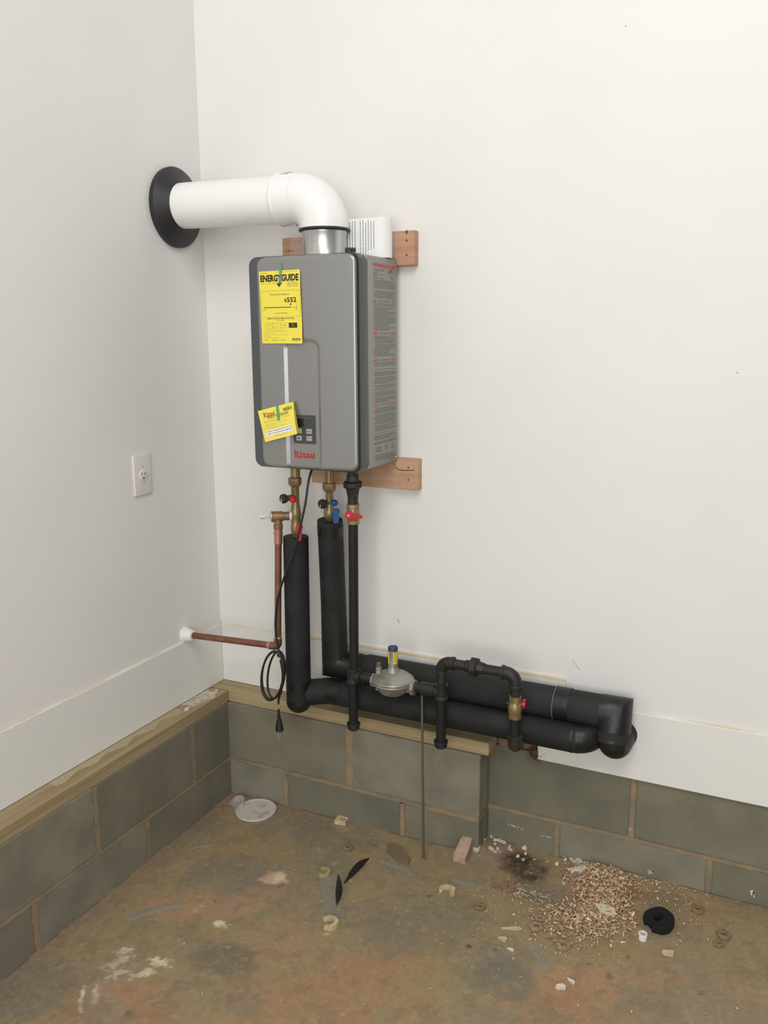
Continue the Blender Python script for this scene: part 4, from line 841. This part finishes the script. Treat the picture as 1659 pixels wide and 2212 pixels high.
def clip(cx,cy_p,r,ang,gap,label,m=m_tan,th=.009,seed=0,wd=.42):
    rn=random.Random(seed); b=B(); n=16; z=fz(cx,cy_p)+.0007; I=[];O=[]
    for k in range(n+1):
        q=math.radians(ang+gap/2+(360-gap)*k/n); ro=r*(1+rn.uniform(-.08,.08)); ri=r*(1-wd)*(1+rn.uniform(-.08,.08))
        O.append((cx+ro*math.cos(q),cy_p+ro*math.sin(q)));I.append((cx+ri*math.cos(q),cy_p+ri*math.sin(q)))
    for k in range(n): b.prism([(*O[k],z),(*O[k+1],z),(*I[k+1],z),(*I[k],z)],(0,0,th*rn.uniform(.85,1)))
    obj('pipe_clip',b,m,None,label,'clip','broken tan pipe clips on the floor',smooth=False)
def uclip(cx,cy_p,a,ang,label):
    b=B(); z=fz(cx,cy_p)+.0007; ca,sa=math.cos(math.radians(ang)),math.sin(math.radians(ang))
    T=lambda x,y:(cx+x*ca-y*sa,cy_p+x*sa+y*ca,z); U_=[(-1,-1),(1,-1),(1,-.5),(-.1,-.45),(-.3,0),(-.1,.4),(.9,.45),(.9,1),(-1,1)]
    for q in ([(-1,-1),(1,-1),(1,-.5),(-.1,-.45)],[(-1,-1),(-.1,-.45),(-.3,0),(-1,0)],[(-1,0),(-.3,0),(-.1,.4),(-1,1)],[(-1,1),(-.1,.4),(.9,.45),(.9,1)]): b.prism([T(x*a,y*a) for x,y in q],(0,0,.013))
    obj('pipe_clip',b,m_tan,None,label,'clip','broken tan pipe clips on the floor',smooth=False)
uclip(.485,-.084,.018,8,'square tan clip lying against the foot of the back ledge')
clip(.560,-.330,.020,200,110,'dusty tan clip half under clear tape, left of the dark strips',mat('tan_chip_dusty',srgb(172,154,112),.9),seed=1)
clip(.679,-.508,.023,215,100,'tan clip nearest the camera on the bare floor',seed=2,th=.012)
clip(.905,-.268,.022,265,120,'arched tan clip right of the dark strips',seed=3,th=.011)
# dark strips
def blade(pts,label,h=.012,seed=0,m=m_blade):
    b=B(); n=12; (x0,y0),(x1,y1)=pts; d=Vector((x1-x0,y1-y0,0)); nn=Vector((-d.y,d.x,0)).normalized(); A=[];Bt=[];Tt=[]
    for k in range(n+1):
        t=k/n; w_=.0085*math.sin(PI*min(1,max(.03,t)))+.001; p=Vector((x0,y0,0))+d*t+nn*.004*math.sin(t*PI); z=fz(p.x,p.y)+.0008
        A.append((p.x-nn.x*w_,p.y-nn.y*w_,z)); Bt.append((p.x+nn.x*w_,p.y+nn.y*w_,z)); Tt.append((p.x+nn.x*w_*.2,p.y+nn.y*w_*.2,z+h*math.sin(PI*t)+.001))
    for k in range(n): b.add([A[k],A[k+1],Tt[k+1],Tt[k]],[(0,1,2,3)]); b.add([Bt[k],Tt[k],Tt[k+1],Bt[k+1]],[(0,1,2,3)]); b.add([A[k],Bt[k],Bt[k+1],A[k+1]],[(0,1,2,3)])
    obj('rubber_strip',b,m,None,label,'strip','curled dark strips on the floor')
blade([(.634,-.345),(.645,-.215)],'dark curled strip, the right one of the pair pointing at the wall',.016)
blade([(.602,-.320),(.662,-.440)],'dark curled strip, the left one of the pair pointing at the camera',.016)
# clear tape scraps
def tape(pts,wd,label,seed=0):
    r=random.Random(seed); P=smooth_path([(x,y,0) for x,y in pts],6); b=B(); L=[];R=[];n=len(P)
    for i,p in enumerate(P):
        d=(P[min(i+1,n-1)]-P[max(i-1,0)]).normalized(); nn=Vector((-d.y,d.x,0)); ww=wd*r.uniform(.85,1.1); z=fz(p.x,p.y)+.0015
        L.append((p.x+nn.x*ww,p.y+nn.y*ww,z+r.uniform(0,.001))); R.append((p.x-nn.x*ww,p.y-nn.y*ww,z+r.uniform(0,.001)))
    for i in range(n-1):
        m0=tuple((a+c_)/2+(0,0,.002)[k] for k,(a,c_) in enumerate(zip(L[i],R[i]))); m1=tuple((a+c_)/2+(0,0,.002)[k] for k,(a,c_) in enumerate(zip(L[i+1],R[i+1])))
        b.add([L[i],L[i+1],m1,m0],[(0,1,2,3)]); b.add([m0,m1,R[i+1],R[i]],[(0,1,2,3)])
    obj('tape_scrap',b,m_clear,None,label,'tape','clear tape scraps on the floor')
tape([(.188,-.705),(.215,-.665),(.245,-.630),(.285,-.595)],.016,'clear tape scrap by the left wall, longest and nearest the camera',1)
tape([(.142,-.395),(.160,-.365),(.190,-.345)],.010,'small clear tape scrap near the left wall behind the long one',2)
tape([(.655,-.152),(.690,-.150),(.730,-.165)],.008,'clear tape scrap behind the brown wood chip left of the steel rod',3)
tape([(.685,-.212),(.735,-.218),(.800,-.232)],.014,'clear tape scrap just in front of the brown wood chip',4)
tape([(.575,-.335),(.610,-.385),(.650,-.440),(.685,-.480)],.022,'long clear tape scrap under the left dark strip',5)
tape([(.900,-.208),(.945,-.208),(.985,-.205)],.016,'clear tape scrap in front of the upright wood offcut',6)
tape([(1.035,-.165),(1.10,-.175),(1.16,-.180)],.008,'thin clear tape scrap pointing to the shavings pile',7)
tape([(1.17,-.375),(1.20,-.405),(1.23,-.440)],.014,'clear tape scrap in front of the brown wad with the hole',8)
# offcuts
poly_thing('wood_chip',[(.664,-.135),(.700,-.130),(.757,-.178),(.762,-.205),(.725,-.200),(.676,-.165)],.006,m_off2,'flat brown pointed wood chip left of the steel rod foot','wood chip')
b=B(); z=fz(.885,-.1)
sl=[(.868,-.128),(.905,-.132),(.905,-.082),(.901,-.062),(.880,-.058),(.872,-.084)]
b.prism([(x,y,z+.010+(.034 if y>-.10 else .010)*.5+(y+.13)*.30) for x,y in sl],(0,0,-.020-.0)); obj('wood_offcut',b,m_off,None,'pinkish broken wood block leaning at the foot of the ledge corner','wood block',smooth=False)
# foam ring, coupling, others
cx_,cy2=1.435,-.172; z=fz(cx_,cy2)+.001
b=B(); rn=random.Random(3); prof=[]; n=44; v=[];f=[]
for k in range(n):
    q=2*PI*k/n; cut=.72 if 3.6<q<4.3 else 1; R0=.036*(1+.03*math.sin(5*q)+rn.uniform(-.02,.02))*cut; r0=.011
    for t,rr_ in [(0,r0),(0,R0),(.006,R0*1.04),(.019,R0*1.03),(.024,R0*.94),(.024,r0*1.1),(.010,r0)]: v.append((cx_+rr_*math.cos(q),cy2+rr_*math.sin(q),z+t+.006*math.sin(q+.8)*(t/.024)))
m7=7
for k in range(n):
    k2=(k+1)%n
    for i in range(m7): j=(i+1)%m7; f.append((k*m7+i,k*m7+j,k2*m7+j,k2*m7+i))
obj('foam_ring',b.add(v,f),m_foam,None,'thick black foam ring lying right of the shavings pile','foam ring')
z=fz(1.408,-.237)+.0008
obj('pipe_coupling',B().torusish((1.408,-.240,z),(.05,-.05,1),[(0,.0078),(0,.0098),(.015,.0104),(.0175,.0100),(.0175,.0080)],28),m_whitep,None,'small white plastic coupling in front of the black foam ring','coupling')
def wad(x,y,r,label,hole=True,m=m_mud,seed=0):
    b=B(); rn=random.Random(seed); n=18; v=[];f=[]; pf=[(0,.38),(0,.95),(.30,1.05),(.55,.8),(.55,.48),(.2,.34)]
    for k in range(n):
        q=2*PI*k/n; w_=rn.uniform(.85,1.12)
        for t,rr_ in pf: v.append((x+rr_*r*w_*math.cos(q),y+rr_*r*w_*math.sin(q),fz(x,y)+.0005+t*r*rn.uniform(.8,1.1)))
    for k in range(n):
        k2=(k+1)%n
        for i in range(6): j=(i+1)%6; f.append((k*6+i,k*6+j,k2*6+j,k2*6+i))
    obj('clay_ring',b.add(v,f),m,None,label,'clay ring','small brown clay rings on the floor',ang=60)
m_mud2=mat('pinkish_clay',srgb(162,134,108),.9,col2=srgb(140,114,90),scale=70)
wad(1.238,-.345,.019,'pinkish clay ring with round hole in front of the shavings, nearest the camera',m=m_mud2,seed=1)
wad(1.160,-.305,.017,'pinkish clay ring at the left end of the shavings, behind the nearest one',m=m_mud2,seed=2)
wad(1.160,-.272,.014,'pinkish clay lump furthest left behind the two clay rings by the shavings',m=m_mud2,seed=4)
wad(1.587,-.150,.017,'brown clay ring on bare floor at the far right, by the wall',seed=3)
wad(1.578,-.185,.013,'small crumbled clay ring in front of the far right one',seed=7)
wad(.566,-.198,.016,'brown clay ring alone between the wall ledge and the dark strips',seed=5)
wad(1.005,-.290,.014,'faint clay ring left of the tan scatter, right of the arched clip',seed=6)
wad(1.52,-.075,.016,'brown clay lump near the wall right of the foam ring',seed=8)
def crumb_pile(cx,cy_p,n,sp,sz,m,name,label,cat,seed):
    rn=random.Random(seed); b=B()
    for k in range(n):
        x=cx+rn.gauss(0,sp[0]); y=cy_p+rn.gauss(0,sp[1]); s_=sz*rn.uniform(.5,1.3); z=fz(x,y)+.0004
        pts=[(x+s_*rn.uniform(.6,1.1)*math.cos(q),y+s_*rn.uniform(.6,1.1)*math.sin(q),z) for q in np.linspace(0,2*PI,6,endpoint=False)]
        b.prism(pts,(rn.uniform(-.3,.3)*s_,rn.uniform(-.3,.3)*s_,s_*rn.uniform(.5,1.1)))
    obj(name,b,m,None,label,cat,kind='stuff',smooth=False)
crumb_pile(1.035,-.185,7,(.014,.016),.010,mat('rust_crumb',srgb(146,118,88),.9),'rust_crumbs','loose rusty brown crumbs right of the clear tape scrap','crumbs',1)
crumb_pile(.96,-.02,26,(.05,.022),.005,m_plas,'plaster_crumbs','white plaster crumbs at the foot of the ledge corner','crumbs',2)
crumb_pile(1.19,.0,26,(.02,.012),.005,m_plas,'plaster_crumbs','pale plaster crumbs against the block wall left of the shavings','crumbs',3)
# individual flakes
def flake(x,y,l,wd,ang,label,m=m_plas,th=.004,cat='flake',name='plaster_flake',grp='pale flakes on the floor',seed=0):
    rn=random.Random(seed); ca,sa=math.cos(math.radians(ang)),math.sin(math.radians(ang)); pts=[]
    for k in range(9):
        q=2*PI*k/9; s_=rn.uniform(.7,1.1); a=l*s_*math.cos(q); c_=wd*s_*math.sin(q)+.3*wd*math.sin(2*q); pts.append((x+a*ca-c_*sa,y+a*sa+c_*ca))
    poly_thing(name,pts,th,m,label,cat,grp,seed=seed)
flake(.915,-.068,.013,.010,10,'white plaster lump touching the right side of the wood block',th=.010,seed=1)
flake(.962,.000,.020,.007,-5,'long white plaster flake by the foot of the block wall behind the dark stain',seed=2)
flake(1.038,.000,.0085,.0075,40,'small round white lump on the dark stain',th=.009,seed=3)
flake(1.140,-.030,.006,.006,0,'tiny round white bead between dark stain and shavings',m=m_whitep,th=.005,seed=4)
flake(1.205,-.052,.020,.012,25,'white curved plastic scrap at the left edge of the shavings',m=m_plas,th=.012,seed=5)
flake(1.30,-.178,.030,.019,-20,'largest pale crumpled scrap in the middle of the shavings',m=mat('pale_scrap',srgb(216,206,182),.85),th=.009,seed=6)
flake(1.105,-.335,.032,.006,22,'long curved cream splinter left of the clay rings',m=m_tan,name='wood_splinter',cat='splinter',grp='pale splinters',seed=7,th=.004)
flake(1.47,-.268,.018,.010,10,'curled cream wood curl right of the white coupling',m=m_tan,name='wood_splinter',cat='splinter',grp='pale splinters',seed=8,th=.006)
flake(1.265,-.478,.014,.010,30,'pale flake in the foreground near the orange stain',seed=9); flake(1.283,-.450,.012,.005,-30,'slim pale flake next to the foreground flake by the orange stain',seed=10)
flake(1.125,-.408,.010,.004,-10,'small white curled flake in open floor in front of the splinter',seed=11); flake(1.095,-.38,.014,.008,0,'dull cream flake in front of the long splinter',m=m_tan,seed=12)
flake(.0425,-.2455,.006,.006,0,'x') if 0 else None
b=B().prism([(.036,-.252,HS+.0382),(.047,-.246,HS+.0382),(.044,-.237,HS+.0382)],(.002,0,.008)); obj('plaster_flake',b,m_plas,None,'small plaster flake lying on the left sill plank','flake',smooth=False)
# ------------------------------------------------------------------ shavings (uncountable)
def strips(name,samples,label,cat,cols,seed,lift=None,size=(.004,.013),flat=.5):
    r=np.random.default_rng(seed); v=[];f=[];cl=[]
    for x,y,zl in samples:
        if x<.075 or (x<.925 and y>-.076) or y>.008: continue
        L=r.uniform(*size); w_=L*r.uniform(.18,.4); a=r.uniform(0,2*PI); el_=r.normal(0,flat*.6); curl=r.uniform(.1,.6)*L
        d=np.array([math.cos(a)*math.cos(el_),math.sin(a)*math.cos(el_),math.sin(el_)]); rl_=r.normal(0,flat); s1=np.array([-math.sin(a),math.cos(a),0])*math.cos(rl_)+np.array([0,0,math.sin(rl_)])
        upv=np.cross(d,s1); upv=upv*(1 if upv[2]>0 else -1); c0=np.array([x,y,fz(x,y)+.0012+zl+abs(d[2])*L*.5]); n=len(v)
        for t,h in ((-.5,0),(0,curl),(.5,0)):
            for sgn in (-1,1): v.append(tuple(c0+d*L*t+upv*h*.6+s1*w_*.5*sgn))
        f+=[(n,n+1,n+3,n+2),(n+2,n+3,n+5,n+4)]; cc=cols[r.integers(len(cols))]; k=r.uniform(.82,1.12); cl+=[tuple(q*k for q in cc)+(1,)]*6
    me=bpy.data.meshes.new(name); A=np.array(v); org=np.array([A[:,0].mean(),A[:,1].mean(),A[:,2].min()]); me.from_pydata([tuple(p_) for p_ in A-org],[],f)
    at=me.color_attributes.new('tone','FLOAT_COLOR','POINT'); at.data.foreach_set('color',np.array(cl).ravel()); me.materials.append(m_chip)
    o=bpy.data.objects.new(name,me); C.objects.link(o); o.location=org; props(o,label,cat,kind='stuff'); return o
r=np.random.default_rng(4); sm=[]
def cluster(n,cx,cy_p,sx,sy,ang,h):
    a=math.radians(ang)
    for _ in range(n):
        g=r.normal(0,1,2); x=cx+g[0]*sx*math.cos(a)-g[1]*sy*math.sin(a); y=cy_p+g[0]*sx*math.sin(a)+g[1]*sy*math.cos(a)
        d=math.exp(-(g[0]**2+g[1]**2)/2); sm.append((x,min(y,.004-.012*r.random()) if y>0 and x>.93 else y,h*d*r.random()))
cluster(2000,1.262,-.055,.038,.030,15,.016); cluster(1300,1.285,-.120,.030,.040,20,.010); cluster(1100,1.275,-.225,.048,.034,20,.007); cluster(300,1.32,-.15,.03,.03,0,.008)
pink=[srgb(204,172,138),srgb(190,156,124),srgb(216,190,156),srgb(172,136,106),srgb(224,204,172)]
strips('wood_shavings',sm,'heap of pinkish wood shavings against the block wall','shavings',pink,1,flat=.55,size=(.004,.0145))
sm=[]; cluster(240,1.19,-.26,.045,.035,0,.002); cluster(160,1.10,-.19,.03,.02,0,.002); cluster(220,1.36,-.02,.09,.022,3,.002); cluster(120,1.20,-.005,.03,.015,0,.004); cluster(140,1.46,-.12,.05,.06,0,.001); cluster(90,1.25,-.33,.05,.03,0,.001)
cream=[srgb(212,192,152),srgb(196,172,130),srgb(182,152,112),srgb(222,206,172)]
strips('wood_shavings',sm,'thin scatter of cream wood shavings around the heap','shavings',cream,2,size=(.003,.010),flat=.3)
sm=[(r.uniform(.1,1.7),r.uniform(-1.0,0),0) for _ in range(210)]+[(r.normal(1.15,.28),r.normal(-.3,.16),0) for _ in range(300)]
sm=[q for q in sm if q[0]<1.75]
strips('sawdust_flecks',sm,'tiny pale wood flecks sprinkled over the concrete floor','flecks',cream+[srgb(160,140,108)],3,size=(.002,.008),flat=.15)
